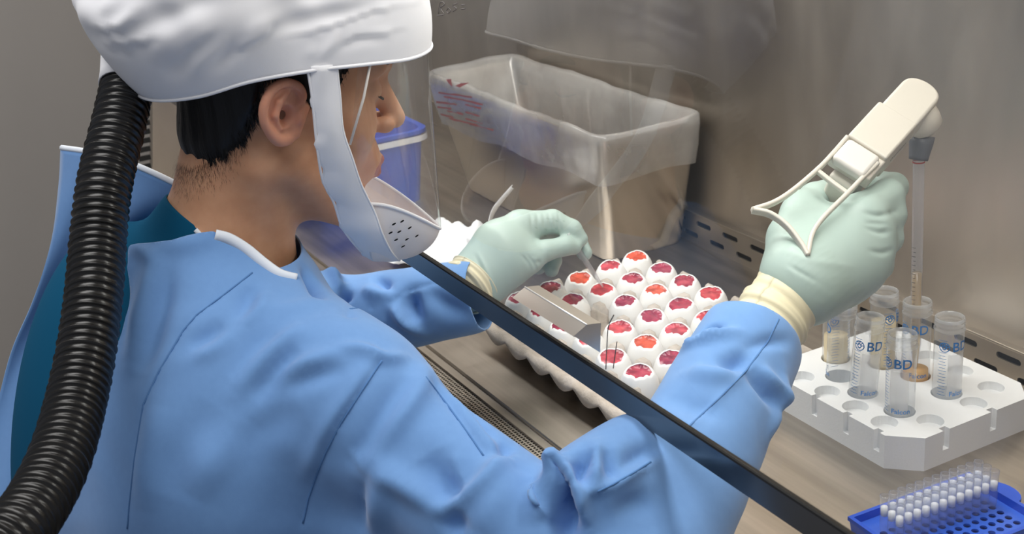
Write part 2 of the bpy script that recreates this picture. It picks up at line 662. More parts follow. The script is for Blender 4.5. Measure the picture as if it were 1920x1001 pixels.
def clip_mesh(V, Q, val):
    """cut a quad mesh along val = 0 and keep the side where val < 0"""
    ins = val < 0
    cnt = ins[Q].sum(1)
    faces = [tuple(f) for f in Q[cnt == 4].tolist()]
    newv, edge = [], {}
    base = len(V)
    for f in Q[(cnt > 0) & (cnt < 4)].tolist():
        poly = []
        for k in range(4):
            a, b = f[k], f[(k + 1) % 4]
            if ins[a]:
                poly.append(a)
            if ins[a] != ins[b]:
                key = (min(a, b), max(a, b))
                if key not in edge:
                    t = val[a] / (val[a] - val[b])
                    edge[key] = base + len(newv)
                    newv.append(V[a] + t * (V[b] - V[a]))
                poly.append(edge[key])
        if len(poly) >= 3:
            faces.append(tuple(poly))
    V = np.vstack([V, np.array(newv)]) if newv else V
    used = np.unique(np.concatenate([np.array(f) for f in faces]))
    new = np.full(len(V), -1, np.int64); new[used] = np.arange(len(used))
    return V[used], [tuple(int(new[i]) for i in f) for f in faces]


def poly_sdist(x, y, poly):
    """signed distance to a closed 2-D outline, positive inside"""
    best = np.full(len(x), 1e9)
    r = np.zeros(len(x), bool)
    k = len(poly)
    for i in range(k):
        (x1, y1), (x2, y2) = poly[i], poly[(i + 1) % k]
        dx, dy = x2 - x1, y2 - y1
        t = np.clip(((x - x1) * dx + (y - y1) * dy) / (dx * dx + dy * dy + 1e-12), 0, 1)
        best = np.minimum(best, np.hypot(x - x1 - t * dx, y - y1 - t * dy))
        r ^= ((y1 > y) != (y2 > y)) & (x < (x2 - x1) * (y - y1) / (y2 - y1 + 1e-12) + x1)
    return np.where(r, best, -best)


def atZ(px, py, z):
    d = ray(px, py)
    return CAM + d * (z - CAM[2]) / d[2]


def atY(px, py, y):
    d = ray(px, py)
    return CAM + d * (y - CAM[1]) / d[1]


def atX(px, py, x):
    d = ray(px, py)
    return CAM + d * (x - CAM[0]) / d[0]


# ================================================================== the room
FLOOR = -0.88
tag(box('floor', (-3.5, -2.2, FLOOR - 0.05), (1.6, 1.7, FLOOR), 'floor'), kind='structure')
tag(box('wall_left', (-3.55, -2.2, FLOOR), (-3.5, 1.7, 1.8), 'wall'), kind='structure')
tag(box('wall_back', (-3.55, 1.7, FLOOR), (1.6, 1.75, 1.8), 'wall'), kind='structure')
tag(box('ceiling', (-3.55, -2.2, 1.8), (1.6, 1.75, 1.85), 'ceiling'), kind='structure')

# ================================================================== safety cabinet
XL, XR, YF, YB = -2.37, -0.34, 0.603, 1.081
SY, SZ = 0.515, 0.211                      # lower edge of the sash
SL = math.tan(math.radians(10))


def on_glass(x, z, off=0.0):
    return (x, SY + (z - SZ) * SL + off, z)


cab = empty('safety_cabinet', ((XL + XR) / 2, 0.8, FLOOR))
tag(cab, 'stainless steel biosafety cabinet with a slanted glass sash', 'cabinet')
box('work_surface', (XL, YF, -0.014), (XR, YB, 0.0), 'steel_top', cab)
# front lip of the work tray: a rolled edge
V, Fc = sweep([(XL, YF + 0.001, -0.002), (XR, YF + 0.001, -0.002)], 0.0016, 10)
obj('tray_lip', V, Fc, 'steel_top', cab)
box('cabinet_base', (XL - 0.03, 0.40, -0.16), (XR + 0.03, YB + 0.02, -0.03), 'enamel', cab, 0.004)
for sx in (XL - 0.01, XR - 0.05):
    for sy in (0.55, 1.0):
        box('leg', (sx, sy, FLOOR), (sx + 0.06, sy + 0.06, -0.16), 'enamel', cab, 0.003)
# perforated intake grille in front of the tray
bm = bmesh.new()
gy0, gy1 = 0.478, 0.592
nx = int((XR - XL) / 0.0048)
for i in range(nx + 1):
    x = XL + i * 0.0048
    box_bm(bm, (x, gy0, -0.010), (x + 0.0019, gy1, -0.0085))
ny = int((gy1 - gy0) / 0.0048)
for j in range(ny + 1):
    y = gy0 + j * 0.0048
    box_bm(bm, (XL, y, -0.0102), (XR, y + 0.0019, -0.0083))
g = bm_obj('intake_grille', bm, 'steel_top', cab)
box('grille_rim', (XL, gy1, -0.013), (XR, YF, -0.005), 'steel_top', cab)
box('grille_front', (XL, 0.43, -0.03), (XR, gy0, -0.005), 'steel_top', cab, 0.003)
box('intake_duct', (XL, gy0, -0.029), (XR, gy1, -0.026), 'slot_dark', cab)
# back wall, its slotted outlet strip, the side walls and the roof
box('back_panel', (XL, YB, -0.012), (XR, YB + 0.02, 0.76), 'steel', cab)
holes = []
for k in range(33):
    x0 = -2.33 + k * 0.0615
    xu, xl = x0 + 0.002, x0 + 0.0325
    if XL + 0.03 < xu < XR - 0.03:
        holes.append(stadium(xu, 0.0325, 0.034, 0.0075))
    if XL + 0.03 < xl < XR - 0.03:
        holes.append(stadium(xl, 0.0125, 0.034, 0.0075))
plate_obj('slotted_strip', [(XL, 0.0), (XR, 0.0), (XR, 0.045), (XL, 0.045)], holes, 0.002,
          lambda x, z, d: (x, YB - 0.010 + d, z), 'steel_bright' if False else 'steel', cab)
box('strip_ledge', (XL, YB - 0.011, 0.044), (XR, YB + 0.001, 0.0468), 'steel_top', cab, 0.0008)
box('slot_duct', (XL, YB - 0.003, 0.001), (XR, YB - 0.001, 0.0435), 'slot_dark', cab)
for nm, xa, xb in (('side_panel', XL - 0.02, XL), ('side_panel', XR, XR + 0.02)):
    V = []
    for x in (xa, xb):
        V += [(x, 0.50, -0.012), (x, YB + 0.02, -0.012), (x, YB + 0.02, 0.76), (x, 0.50 + 0.772 * SL, 0.76)]
    sp = obj(nm, V, [(0, 1, 2, 3), (7, 6, 5, 4), (0, 4, 5, 1), (1, 5, 6, 2), (2, 6, 7, 3), (3, 7, 4, 0)], 'steel', cab, False)
    if xa < -1:
        # vent strip that follows the slanted front edge of the side panel
        c0, c1 = atX(270, 215, XL + 0.004), atX(273, 345, XL + 0.004)
        dv = (c1 - c0)
        for k in range(9):
            c = c0 + dv * (k / 8.0)
            s = 0.0105
            obj('vent_slot', [(c[0], c[1] - s, c[2] - .0045), (c[0], c[1] + s, c[2] - .0045), (c[0], c[1] + s, c[2] + .0045), (c[0], c[1] - s, c[2] + .0045),
                              (XL, c[1] - s, c[2] - .0045), (XL, c[1] + s, c[2] - .0045), (XL, c[1] + s, c[2] + .0045), (XL, c[1] - s, c[2] + .0045)],
                [(0, 1, 2, 3), (0, 1, 5, 4), (1, 2, 6, 5), (2, 3, 7, 6), (3, 0, 4, 7)], 'slot_dark', sp, False)
box('roof_panel', (XL - 0.02, 0.60, 0.75), (XR + 0.02, YB + 0.02, 0.77), 'steel', cab)
box('front_header', (XL - 0.02, 0.50, 0.72), (XR + 0.02, 0.605, 0.98), 'enamel', cab, 0.004)
# sash: pane, polished bottom rail with dark gasket, grip
zt = 0.74
pane = obj('sash_glass', [on_glass(XL, SZ), on_glass(XR, SZ), on_glass(XR, zt), on_glass(XL, zt)], [(0, 1, 2, 3)], 'glass', cab, False)
V = []
rail = [(-0.0032, -0.019), (0.0022, -0.019), (0.0022, 0.0), (-0.0032, 0.0)]
for x in (XL, XR):
    V += [on_glass(x, SZ + dz, dy) for dy, dz in rail]
obj('sash_rail', V, [(0, 1, 5, 4), (1, 2, 6, 5), (2, 3, 7, 6), (3, 0, 4, 7), (0, 3, 2, 1), (4, 5, 6, 7)], 'rail', pane, False)
V = []
for x in (XL, XR):
    V += [on_glass(x, SZ + dz, dy) for dy, dz in ((-0.0042, -0.0004), (-0.0022, -0.0004), (-0.0022, 0.0012), (-0.0042, 0.0012))]
obj('sash_gasket', V, [(0, 1, 5, 4), (1, 2, 6, 5), (2, 3, 7, 6), (3, 0, 4, 7), (0, 3, 2, 1), (4, 5, 6, 7)], 'slot_dark', pane, False)
prof = [(0.5215, 0.2495), (0.5077, 0.2517), (0.4944, 0.2450), (0.4965, 0.2437), (0.519, 0.2232)]
V = []
for x in (-0.962, -0.859):
    V += [(x, y, z) for y, z in prof]
k = len(prof)
Fc = [(i, (i + 1) % k, k + (i + 1) % k, k + i) for i in range(k)] + [tuple(range(k))[::-1], tuple(range(k, 2 * k))]
obj('sash_grip', V, Fc, 'grip', pane, False)
V, Fc = sweep([(-0.962, 0.5077, 0.2517), (-0.859, 0.5077, 0.2517)], 0.0008, 8)  # thin bright strip added as the highlight on the grip's upper edge
obj('grip_highlight', V, Fc, 'edge_bright', pane)
# faint pen marks on the glass
ink = []
def stroke(pix, w=0.0005):
    P = []
    for (px, py) in pix:
        d = ray(px, py)
        nrm = np.array([0, 1.0, -SL])
        t = (np.array([0, SY, SZ]) - CAM) @ nrm / (d @ nrm)
        P.append(CAM + d * t + np.array([0, -0.0006, 0]))
    return sweep(hermite_path(P, 4 * len(P)), w, 4)
for s in ([(823, 26), (826, 6), (832, 4), (834, 9), (827, 15), (834, 26)], [(838, 20), (842, 15), (846, 20), (841, 25), (838, 20)],
          [(858, 6), (850, 10), (857, 16), (850, 22)], [(866, 9), (872, 9)], [(866, 17), (873, 16)], [(821, 29), (832, 28)], [(1152, 590), (1142, 612), (1139, 650), (1137, 692)], [(1158, 640), (1154, 668), (1151, 690)]):
    V, Fc = stroke(s)
    obj('pen_mark', V, Fc, 'pen', pane)

# ================================================================== steel waste bin with a clear liner
bin_ = tag(empty('waste_bin', (-1.73, 0.99, 0)), 'rectangular stainless steel bin standing against the back panel', 'bin')
TX0, TX1, TY0, TY1, TZ = -1.995, -1.462, 0.902, 1.066, 0.192
BX0, BX1, BY0, BY1 = -1.935, -1.503, 0.930, 1.062


def rrect(x0, x1, y0, y1, r, z, n=5):
    pts = []
    for (cx, cy, a0) in ((x1 - r, y1 - r, 0), (x0 + r, y1 - r, 90), (x0 + r, y0 + r, 180), (x1 - r, y0 + r, 270)):
        for k in range(n + 1):
            a = math.radians(a0 + 90 * k / n)
            pts.append((cx + r * math.cos(a), cy + r * math.sin(a), z))
    return pts


def loft_rings(rings, close=True):
    n = len(rings[0])
    V = [p for R in rings for p in R]
    Fc = []
    for i in range(len(rings) - 1):
        for k in range(n):
            k2 = (k + 1) % n
            Fc.append((i*n+k, i*n+k2, (i+1)*n+k2, (i+1)*n+k))
    return V, Fc


o_ = [rrect(BX0, BX1, BY0, BY1, 0.018, 0.0), rrect(BX0 - .004, BX1 + .004, BY0 - .004, BY1 + .002, 0.02, 0.006), rrect(TX0, TX1, TY0, TY1, 0.012, TZ),
      rrect(TX0 + .003, TX1 - .003, TY0 + .003, TY1 - .003, 0.012, TZ), rrect(BX0 + .003, BX1 - .003, BY0 + .003, BY1 - .003, 0.018, 0.008)]
V, Fc = loft_rings(o_)
n_ = len(o_[0])
Fc.append(tuple(range(n_))[::-1]); Fc.append(tuple(range(4 * n_, 5 * n_)))
MAT['bin_steel'] = principled('bin_steel', (0.55, 0.51, 0.46), 0.22, 1.0)
add_noise_color(MAT['bin_steel'], (0.42, 0.395, 0.365), (0.50, 0.475, 0.445), 6.0, 2, (1, 1, 0.4), 0.3, 0.7)
bo = obj('body', V, Fc, 'bin_steel', bin_)
bo.modifiers.new('es', 'EDGE_SPLIT').split_angle = math.radians(40)


# the liner: hangs inside, folds over the rim and down the outside, wrinkled
def bin_section(z):
    u = z / TZ
    return (BX0 + (TX0 - BX0) * u, BX1 + (TX1 - BX1) * u, BY0 + (TY0 - BY0) * u, BY1 + (TY1 - BY1) * u)


def dense_ring(x0, x1, y0, y1, z, off, n=160, r=0.012):
    base = np.array(rrect(x0 - off, x1 + off, y0 - off, y1 + off, max(0.004, r + off), 0.0, 6))
    base = np.vstack([base, base[:1]])
    seg = np.linalg.norm(np.diff(base, axis=0), axis=1)
    cum = np.concatenate([[0], np.cumsum(seg)])
    s = np.linspace(0, cum[-1], n, endpoint=False)
    out = np.stack([np.interp(s, cum, base[:, i]) for i in range(3)], 1)
    out[:, 2] = z
    return out


rings = []
NR = 220
prof = [(0.030, -0.008), (0.08, -0.010), (0.12, -0.013), (0.155, -0.014), (0.18, -0.011), (TZ + 0.005, -0.007), (TZ + 0.010, 0.0), (TZ + 0.007, 0.005),
        (TZ - 0.005, 0.006), (TZ - 0.02, 0.006), (TZ - 0.035, 0.007), (TZ - 0.05, 0.006), (TZ - 0.063, 0.0055)]
for i, (z, off) in enumerate(prof):
    zz = min(z, TZ)
    R_ = dense_ring(*bin_section(zz), z, off, NR)
    ang = np.linspace(0, 2 * math.pi, NR, endpoint=False)
    xx = R_[:, 0]
    inside = off < 0
    wr = 0.0
    for f_, a_, p_ in ((7, 0.0016, 1.0), (13, 0.0014, 2.2), (29, 0.0007, 0.3), (53, 0.0003, 0.8)):
        wr = wr + a_ * np.sin(f_ * ang + p_ + 1.2 * np.sin(3 * ang + f_) + 0.35 * i * (1 if f_ < 20 else -1))
    amp = (1.5 if z < 0.17 else 0.6) if inside else 0.5
    cx, cy = (TX0 + TX1) / 2, (TY0 + TY1) / 2
    d = np.stack([R_[:, 0] - cx, (R_[:, 1] - cy) * 3, 0 * xx], 1)
    d /= np.linalg.norm(d, axis=1)[:, None]
    R_[:, :2] += (d * (amp * wr)[:, None])[:, :2]
    if i in (5, 6, 7):
        R_[:, 2] += 0.0016 * np.sin(5 * ang + 0.6) + 0.0008 * np.sin(17 * ang)
    if i >= 8:
        fr = (xx - TX1) / (TX0 - TX1)
        drop = (0.018 * fr + 0.003 * np.sin(7 * ang)) * (i - 7) / 5.0
        R_[:, 2] -= drop
    rings.append(R_)
V, Fc = loft_rings([list(map(tuple, R_)) for R_ in rings])
ln = obj('liner', V, Fc, 'liner', None)
ln['label'] = 'clear plastic liner folded over the rim of the steel bin, maroon print'
ln['category'] = 'bin liner'
# print on the liner, as seen at the left end of its front fold
cnt = 0
def liner_pt(px, py, lift=0.0085):
    p = atY(px, py, TY0)
    for _ in range(4):
        s = bin_section(min(p[2], TZ))
        p = atY(px, py, s[2] - lift)
    return p
random.seed(3)
rows_ = [((822, 174), (885, 182)), ((832, 181), (872, 188)), ((818, 191), (856, 196)), ((870, 188), (905, 196)), ((820, 200), (846, 204)), ((872, 196), (902, 203)),
         ((838, 208), (868, 214)), ((826, 214), (850, 220)), ((872, 210), (900, 218)), ((842, 222), (900, 236)), ((872, 222), (905, 232)), ((880, 232), (925, 244))]
for (a, b) in rows_:
    k = 7
    top, bot = [], []
    for j in range(k):
        u = j / (k - 1)
        px = a[0] + (b[0] - a[0]) * u
        py = a[1] + (b[1] - a[1]) * u + random.uniform(-0.6, 0.6)
        w = random.uniform(1.0, 2.0)
        top.append(liner_pt(px, py - w)); bot.append(liner_pt(px, py + w))
    V, Fc = grid_mesh([top, bot])
    obj('print_line', V, Fc, 'maroon_print', ln, False)
for pts in ([(836, 149), (846, 148), (848, 163), (841, 156)], [(853, 161), (864, 156), (880, 155), (862, 164)]):
    obj('print_mark', [atY(p[0], p[1], TY0 - 0.008) for p in pts], [(0, 1, 2, 3)], 'maroon_print', ln, False)

# ================================================================== blue tub with white paper, at the far end of the work surface
tub = tag(empty('storage_tub', (-2.0, 0.75, 0)), 'royal blue plastic tub behind the clear visor', 'tub')
tx0, tx1, ty0, ty1, tz = -2.15, -1.93, 0.655, 0.86, 0.118
o_ = [rrect(tx0 + .012, tx1 - .012, ty0 + .012, ty1 - .012, 0.02, 0.0), rrect(tx0, tx1, ty0, ty1, 0.025, tz), rrect(tx0 - .006, tx1 + .006, ty0 - .006, ty1 + .006, 0.028, tz),
      rrect(tx0 - .006, tx1 + .006, ty0 - .006, ty1 + .006, 0.028, tz + .006), rrect(tx0 + .004, tx1 - .004, ty0 + .004, ty1 - .004, 0.024, tz + .006), rrect(tx0 + .015, tx1 - .015, ty0 + .015, ty1 - .015, 0.02, 0.006)]
V, Fc = loft_rings(o_)
n_ = len(o_[0])
Fc.append(tuple(range(n_))[::-1]); Fc.append(tuple(range(5 * n_, 6 * n_)))
t_ = obj('body', V, Fc, 'blue_plastic', tub)
t_.modifiers.new('es', 'EDGE_SPLIT').split_angle = math.radians(40)
V, Fc = loft_rings([rrect(tx0 - .0075, tx1 + .0075, ty0 - .0075, ty1 + .0075, 0.029, tz - .012), rrect(tx0 - .0075, tx1 + .0075, ty0 - .0075, ty1 + .0075, 0.029, tz - .002)])
obj('white_band', V, Fc, 'frost', tub)


def crumple(name, corners, n, amp, mat, parent=None, seed=1, zbase=0.0, tuck=0.0):
    """a crumpled sheet spanning four ground points"""
    r_ = np.random.default_rng(seed)
    c = [np.asarray(p, float) for p in corners]
    dirs = [(r_.normal(size=2) * r_.uniform(4, 13), r_.uniform(0, 6.28), r_.uniform(0.3, 1)) for _ in range(7)]
    rows = []
    for i in range(n):
        row = []
        for j in range(n):
            u, v = i / (n - 1), j / (n - 1)
            p = (1-u)*(1-v)*c[0] + u*(1-v)*c[1] + u*v*c[2] + (1-u)*v*c[3]
            hh = sum(w * abs(math.sin(d[0]*u + d[1]*v + ph)) for d, ph, w in dirs) / 4.0
            edge = min(u, v, 1-u, 1-v) * 6
            hh *= amp * min(1.0, 0.35 + edge)
            row.append((p[0] + 0.004 * math.sin(9*v + 3*u), p[1] + 0.004 * math.sin(8*u), zbase + 0.001 + hh))
        rows.append(row)
    V, Fc = grid_mesh(rows)
    o = obj(name, V, Fc, mat, parent)
    solidify(o, 0.0006)
    return o


tw = crumple('paper_towel', [atZ(722, 500, 0), atZ(790, 440, 0), atZ(922, 446, 0), atZ(870, 525, 0)], 30, 0.034, 'paper', None, 4)
tag(tw, 'crumpled white paper towel on the steel beside the far glove', 'paper towel')
# peeled white sleeve: a flat strip that bends up
rb = [atZ(800, 428, .014), atZ(850, 438, .016), atZ(905, 448, .012)]
up_ = [rb[-1] + np.array([0.0, 0.002, 0.006])]
b0 = rb[-1]
tipp = atY(962, 350, b0[1] + 0.035)
mid_ = atY(925, 395, b0[1] + 0.018)
path = hermite_path([*rb, mid_, tipp], 26)
wv = np.array([0.006, -0.004, 0.010])
rows = []
for i, p in enumerate(path):
    u = i / 25.0
    w = wv * (1.0 if u < 0.5 else 1.0 - 0.75 * (u - 0.5) * 2 * 0.9)
    rows.append([p - w, p - 0.35 * w + np.array([0, -.002, 0]), p + 0.35 * w + np.array([0, -.002, 0]), p + w])
V, Fc = grid_mesh(rows)
so = obj('peel_pouch', V, Fc, 'paper')
solidify(so, 0.0012)
tag(so, 'bent white paper strip sticking up behind the far glove', 'pouch')

# ================================================================== egg tray and eggs
EA, EB, E0 = np.array([0.0511, 0.0006]), np.array([0.0052, -0.0468]), np.array([-1.4048, 0.9255])


def cell(i, j):
    return E0 + EA * i + EB * j


def tray_height(gi, gj):
    """moulded pulp: cups at whole numbers, posts at halves"""
    cpx, cpy = math.cos(2 * math.pi * gi), math.cos(2 * math.pi * gj)
    di, dj = abs(gi - round(gi)), abs(gj - round(gj))
    post = min(1.0, max(0.0, (0.25 - max(0.5 - di, 0.5 - dj)) / 0.11))
    rr = math.hypot(di, dj)
    cup = 0.0200 + 0.013 * min(1.0, (rr / 0.5) ** 2)
    return max(cup, 0.034 + 0.031 * post if post > 0 else cup)


sub = 18
i0, i1, j0, j1 = 0.42, 6.58, 0.42, 5.58
ni, nj = int((i1 - i0) * sub) + 1, int((j1 - j0) * sub) + 1
rows = []
for a in range(ni):
    gi = i0 + (i1 - i0) * a / (ni - 1)
    row = []
    for b in range(nj):
        gj = j0 + (j1 - j0) * b / (nj - 1)
        p = cell(gi, gj)
        edge = min(gi - i0, i1 - gi, gj - j0, j1 - gj)
        z = tray_height(gi, gj)
        if edge < 0.09:
            z = 0.034 + 0.003 * math.sin(gi * 6.28 * 1.0) * (1 if edge < 0.05 else 0.4)
        row.append((p[0], p[1], z))
    rows.append(row)
# outward flange and scalloped skirt
V, Fc = grid_mesh(rows)
V = [tuple(v) for v in V]
def ringidx():
    r = [(a, 0) for a in range(ni)] + [(ni - 1, b) for b in range(1, nj)] + [(a, nj - 1) for a in range(ni - 2, -1, -1)] + [(0, b) for b in range(nj - 2, 0, -1)]
    return r
ring = ringidx()
mid = cell((i0 + i1) / 2, (j0 + j1) / 2)
prev = [a * nj + b for a, b in ring]
for lvl, (out, dz) in enumerate(((0.006, -0.001), (0.009, -0.006), (0.010, -0.014))):
    cur = []
    for (a, b) in ring:
        x, y, z = V[a * nj + b]
        gi = i0 + (i1 - i0) * a / (ni - 1); gj = j0 + (j1 - j0) * b / (nj - 1)
        nxv = np.array([(1 if a == ni - 1 else -1 if a == 0 else 0), (-1 if b == nj - 1 else 1 if b == 0 else 0)], float)
        q = gi if b in (0, nj - 1) else gj
        sc = 0.5 + 0.5 * math.cos(2 * math.pi * q)
        cur.append(len(V))
        sc = sc ** 0.6
        V.append((x + nxv[0] * out * 1.25, y + nxv[1] * out * 1.25, 0.035 + dz * (0.35 + 0.8 * sc) + (0.001 if lvl == 0 else 0)))
    m_ = len(ring)
    for k in range(m_):
        Fc.append((prev[k], prev[(k + 1) % m_], cur[(k + 1) % m_], cur[k]))
    prev = cur
tray = obj('egg_tray', V, Fc, 'pulp')
solidify(tray, 0.0022)
tag(tray, 'grey moulded pulp egg tray on the work surface', 'egg tray')
# cup feet reach the work surface
for i in range(1, 7):
    for j in range(1, 6):
        c = cell(i, j)
        V, Fc = lathe([(0.0001, 0.0), (0.010, 0.0), (0.0125, 0.003), (0.016, 0.0215)], 14, c)
        ft = obj('cup_foot', V, Fc, 'pulp', tray)

ORD = ['first', 'second', 'third', 'fourth', 'fifth', 'sixth', 'seventh', 'eighth', 'ninth', 'tenth', 'eleventh', 'twelfth']
skip = {(3, 4), (5, 1), (6, 1), (6, 2)}
egg_profile = []
for i in range(1, 7):
    for j in range(1, 6):
        if (i, j) in skip:
            continue
        r_ = np.random.default_rng(100 * i + j)
        c = cell(i, j) + r_.normal(size=2) * 0.0008
        e = empty('hatching_egg', (c[0], c[1], 0.0215))
        seg = 44
        RB, ZC, HB, HT = 0.0216, 0.0475, 0.0260, 0.0305       # widest radius, its height, lower and upper half-heights
        cut = 0.79 + r_.uniform(-0.05, 0.03)                # height of the opening as a share of the upper half
        ph = r_.uniform(0, 6.28, 6)
        tiltd = r_.uniform(0, 6.28)
        ringsE = []
        lowest = 10
        for k in range(lowest + 1):
            a = -math.pi / 2 + (math.pi / 2) * k / lowest
            ringsE.append([(c[0] + RB*math.cos(a)*math.cos(t), c[1] + RB*math.cos(a)*math.sin(t), ZC + HB*math.sin(a)) for t in np.linspace(0, 2*math.pi, seg, endpoint=False)])
        upn = 7
        tt = np.linspace(0, 2*math.pi, seg, endpoint=False)
        jag = 0.035*np.sin(2*tt+ph[0]) + 0.022*np.sin(5*tt+ph[1]) + 0.018*np.sin(11*tt+ph[2]) + r_.uniform(-0.016, 0.016, seg) - 0.07*np.cos(tt + 0.75)
        top = np.clip(cut + jag, 0.45, 0.93)
        for k in range(1, upn + 1):
            R_ = []
            for q in range(seg):
                s_ = top[q] * k / upn
                rr = RB * math.sqrt(max(0, 1 - s_ ** 2.15))
                R_.append((c[0] + rr*math.cos(tt[q]), c[1] + rr*math.sin(tt[q]), ZC + HT*s_))
            ringsE.append(R_)
        # turn the broken edge inwards: shell thickness
        R_ = []
        for q in range(seg):
            s_ = top[q]
            rr = RB * math.sqrt(max(0, 1 - s_ ** 2.15)) - 0.0012
            R_.append((c[0] + rr*math.cos(tt[q]), c[1] + rr*math.sin(tt[q]), ZC + HT*s_ - 0.0008))
        ringsE.append(R_)
        V, Fc = loft_rings(ringsE)
        obj('shell', V, Fc, 'shell', e)
        # red membrane inside the opening
        rm = []
        lv = cut - 0.10
        for k in range(7):
            f_ = 1 - k / 6.0
            R_ = []
            for q in range(seg):
                s_ = top[q] - 0.015
                rr = (RB * math.sqrt(max(0, 1 - s_ ** 2.15)) - 0.0008) * max(f_, 0.001)
                zz = ZC + HT * (s_ * f_ ** 3 + (cut - 0.005) * (1 - f_ ** 3)) - 0.0006 - 0.0008 * math.sin(math.pi * f_)
                R_.append((c[0] + rr*math.cos(tt[q]), c[1] + rr*math.sin(tt[q]), zz))
            rm.append(R_)
        V, Fc = loft_rings(rm)
        mk = {(1, 1): 2, (1, 3): 2, (2, 3): 0, (1, 2): 4, (2, 1): 3, (3, 3): 3, (4, 4): 4}.get((i, j), int(r_.integers(0, 5)))
        mo = obj('membrane', V, Fc, 'membrane%d' % mk, e)
        col = ['deep red', 'crimson', 'orange-red', 'dark maroon', 'pinkish red'][mk]
        lab = 'opened egg, %s membrane, %s from the bin end, row %s from the sash' % (col, ORD[i - 1], ORD[5 - j])
        tag(e, lab, 'egg', 'opened eggs in the pulp tray')

# ================================================================== polystyrene rack
rack = empty('tube_rack', (-0.93, 0.92, 0))
tag(rack, 'white polystyrene tube rack with notched edges and cut corners', 'tube rack')
RX0, RX1, RY0, RY1, RH = -1.052, -0.834, 0.8415, 1.030, 0.037
ch = 0.027
tubes = [(-0.890, 0.889), (-0.890, 0.954), (-0.938, 0.958), (-0.942, 0.8875), (-0.985, 0.895), (-0.980, 0.951), (-1.021, 0.921)]
empties = [(-0.8568, 0.9205 - 0.0225), (-0.858, 0.957 + 0.002), (-0.872, 0.999), (-0.8815, 0.8605), (-0.9235, 0.8605), (-0.966, 0.8605), (-0.918, 1.003), (-0.964, 1.003), (-1.008, 0.862)]
outer = [(RX0 + ch, RY0), (RX1 - ch, RY0), (RX1, RY0 + ch), (RX1, RY1 - ch * .8), (RX1 - ch, RY1), (RX0 + ch, RY1), (RX0, RY1 - ch), (RX0, RY0 + ch)]
# the near edges carry slots that run out from the outermost wells
def slot_edge(p, q, centres, w, axis):
    """insert notches into the edge p-q of the outline"""
    return None
slots = [(-0.872, 'f'), (-0.9163, 'f'), (-0.9644, 'f'), (-1.010, 'f')]
sw = 0.0042
top_out = [(RX0 + ch, RY0)]
for x, _ in sorted(slots):
    top_out += [(x - sw, RY0), (x - sw, RY0 + 0.0055), (x + sw, RY0 + 0.0055), (x + sw, RY0)]
top_out += [(RX1 - ch, RY0), (RX1, RY0 + ch)]
for y in (0.897, 0.962):
    top_out += [(RX1, y - sw), (RX1 - 0.0065, y - sw), (RX1 - 0.0065, y + sw), (RX1, y + sw)]
top_out += [(RX1, RY1 - ch * .8), (RX1 - ch, RY1), (RX0 + ch, RY1), (RX0, RY1 - ch), (RX0, RY0 + ch)]
RS = 0.014                                   # depth of the slots
plate_obj('rack_base', outer, [], RH - 0.022, lambda x, y, d: (x, y, d), 'foam', rack)
hl = [circle(x, y, 0.0160, 24) for x, y in tubes] + [circle(x, y, 0.0135, 24) for x, y in empties]
plate_obj('rack_core', top_out, hl[:len(tubes)], 0.0125, lambda x, y, d: (x, y, RH - 0.022 + d), 'foam', rack)
plate_obj('rack_top', top_out, hl, 0.0095, lambda x, y, d: (x, y, RH - 0.0095 + d), 'foam', rack)

# ================================================================== 50 ml tubes
def wrap(V, cx, cy, R, ang, z0):
    """bend flat lettering round an upright tube"""
    out = []
    for (x, y, z) in V:
        a = ang + x / R
        out.append((cx + (R + 0.00025) * math.cos(a), cy + (R + 0.00025) * math.sin(a), z0 + y))
    return out


LET = text_mesh('BD', 0.0145)
LETF = text_mesh('Falcon', 0.0075)
def serif(V, Fc):
    return V, Fc
facing = math.atan2(-0.9, 0.9)               # towards the viewer of the rack
TR = 0.0147
names_t = ['clear tube standing nearest the tip box, printed letters facing out', 'clear tube at the corner of the rack nearest the slotted strip', 'clear tube that the long pipette dips into',
           'clear tube with scale marks turned outwards, beside the foremost tube', 'clear tube at the end of the rack next to the blue sleeve', 'clear tube with straw liquid behind the scale-marked tube', 'half-hidden clear tube furthest down the rack by the cream cuff']
liq = [('frost', 0.058), ('frost', 0.045), ('amber', 0.030), ('frost', 0.052), None, ('amber_pale', 0.072), ('amber_pale', 0.05)]
rot = [0.02, 0.72, 0.12, 0.45, -1.5, 1.5, 2.4]
tilt = [(0.0, 0.0), (0.0, 0.0), (0.0, -0.01), (-0.07, 0.03), (0.0, 0.03), (0.0, 0), (0, 0)]
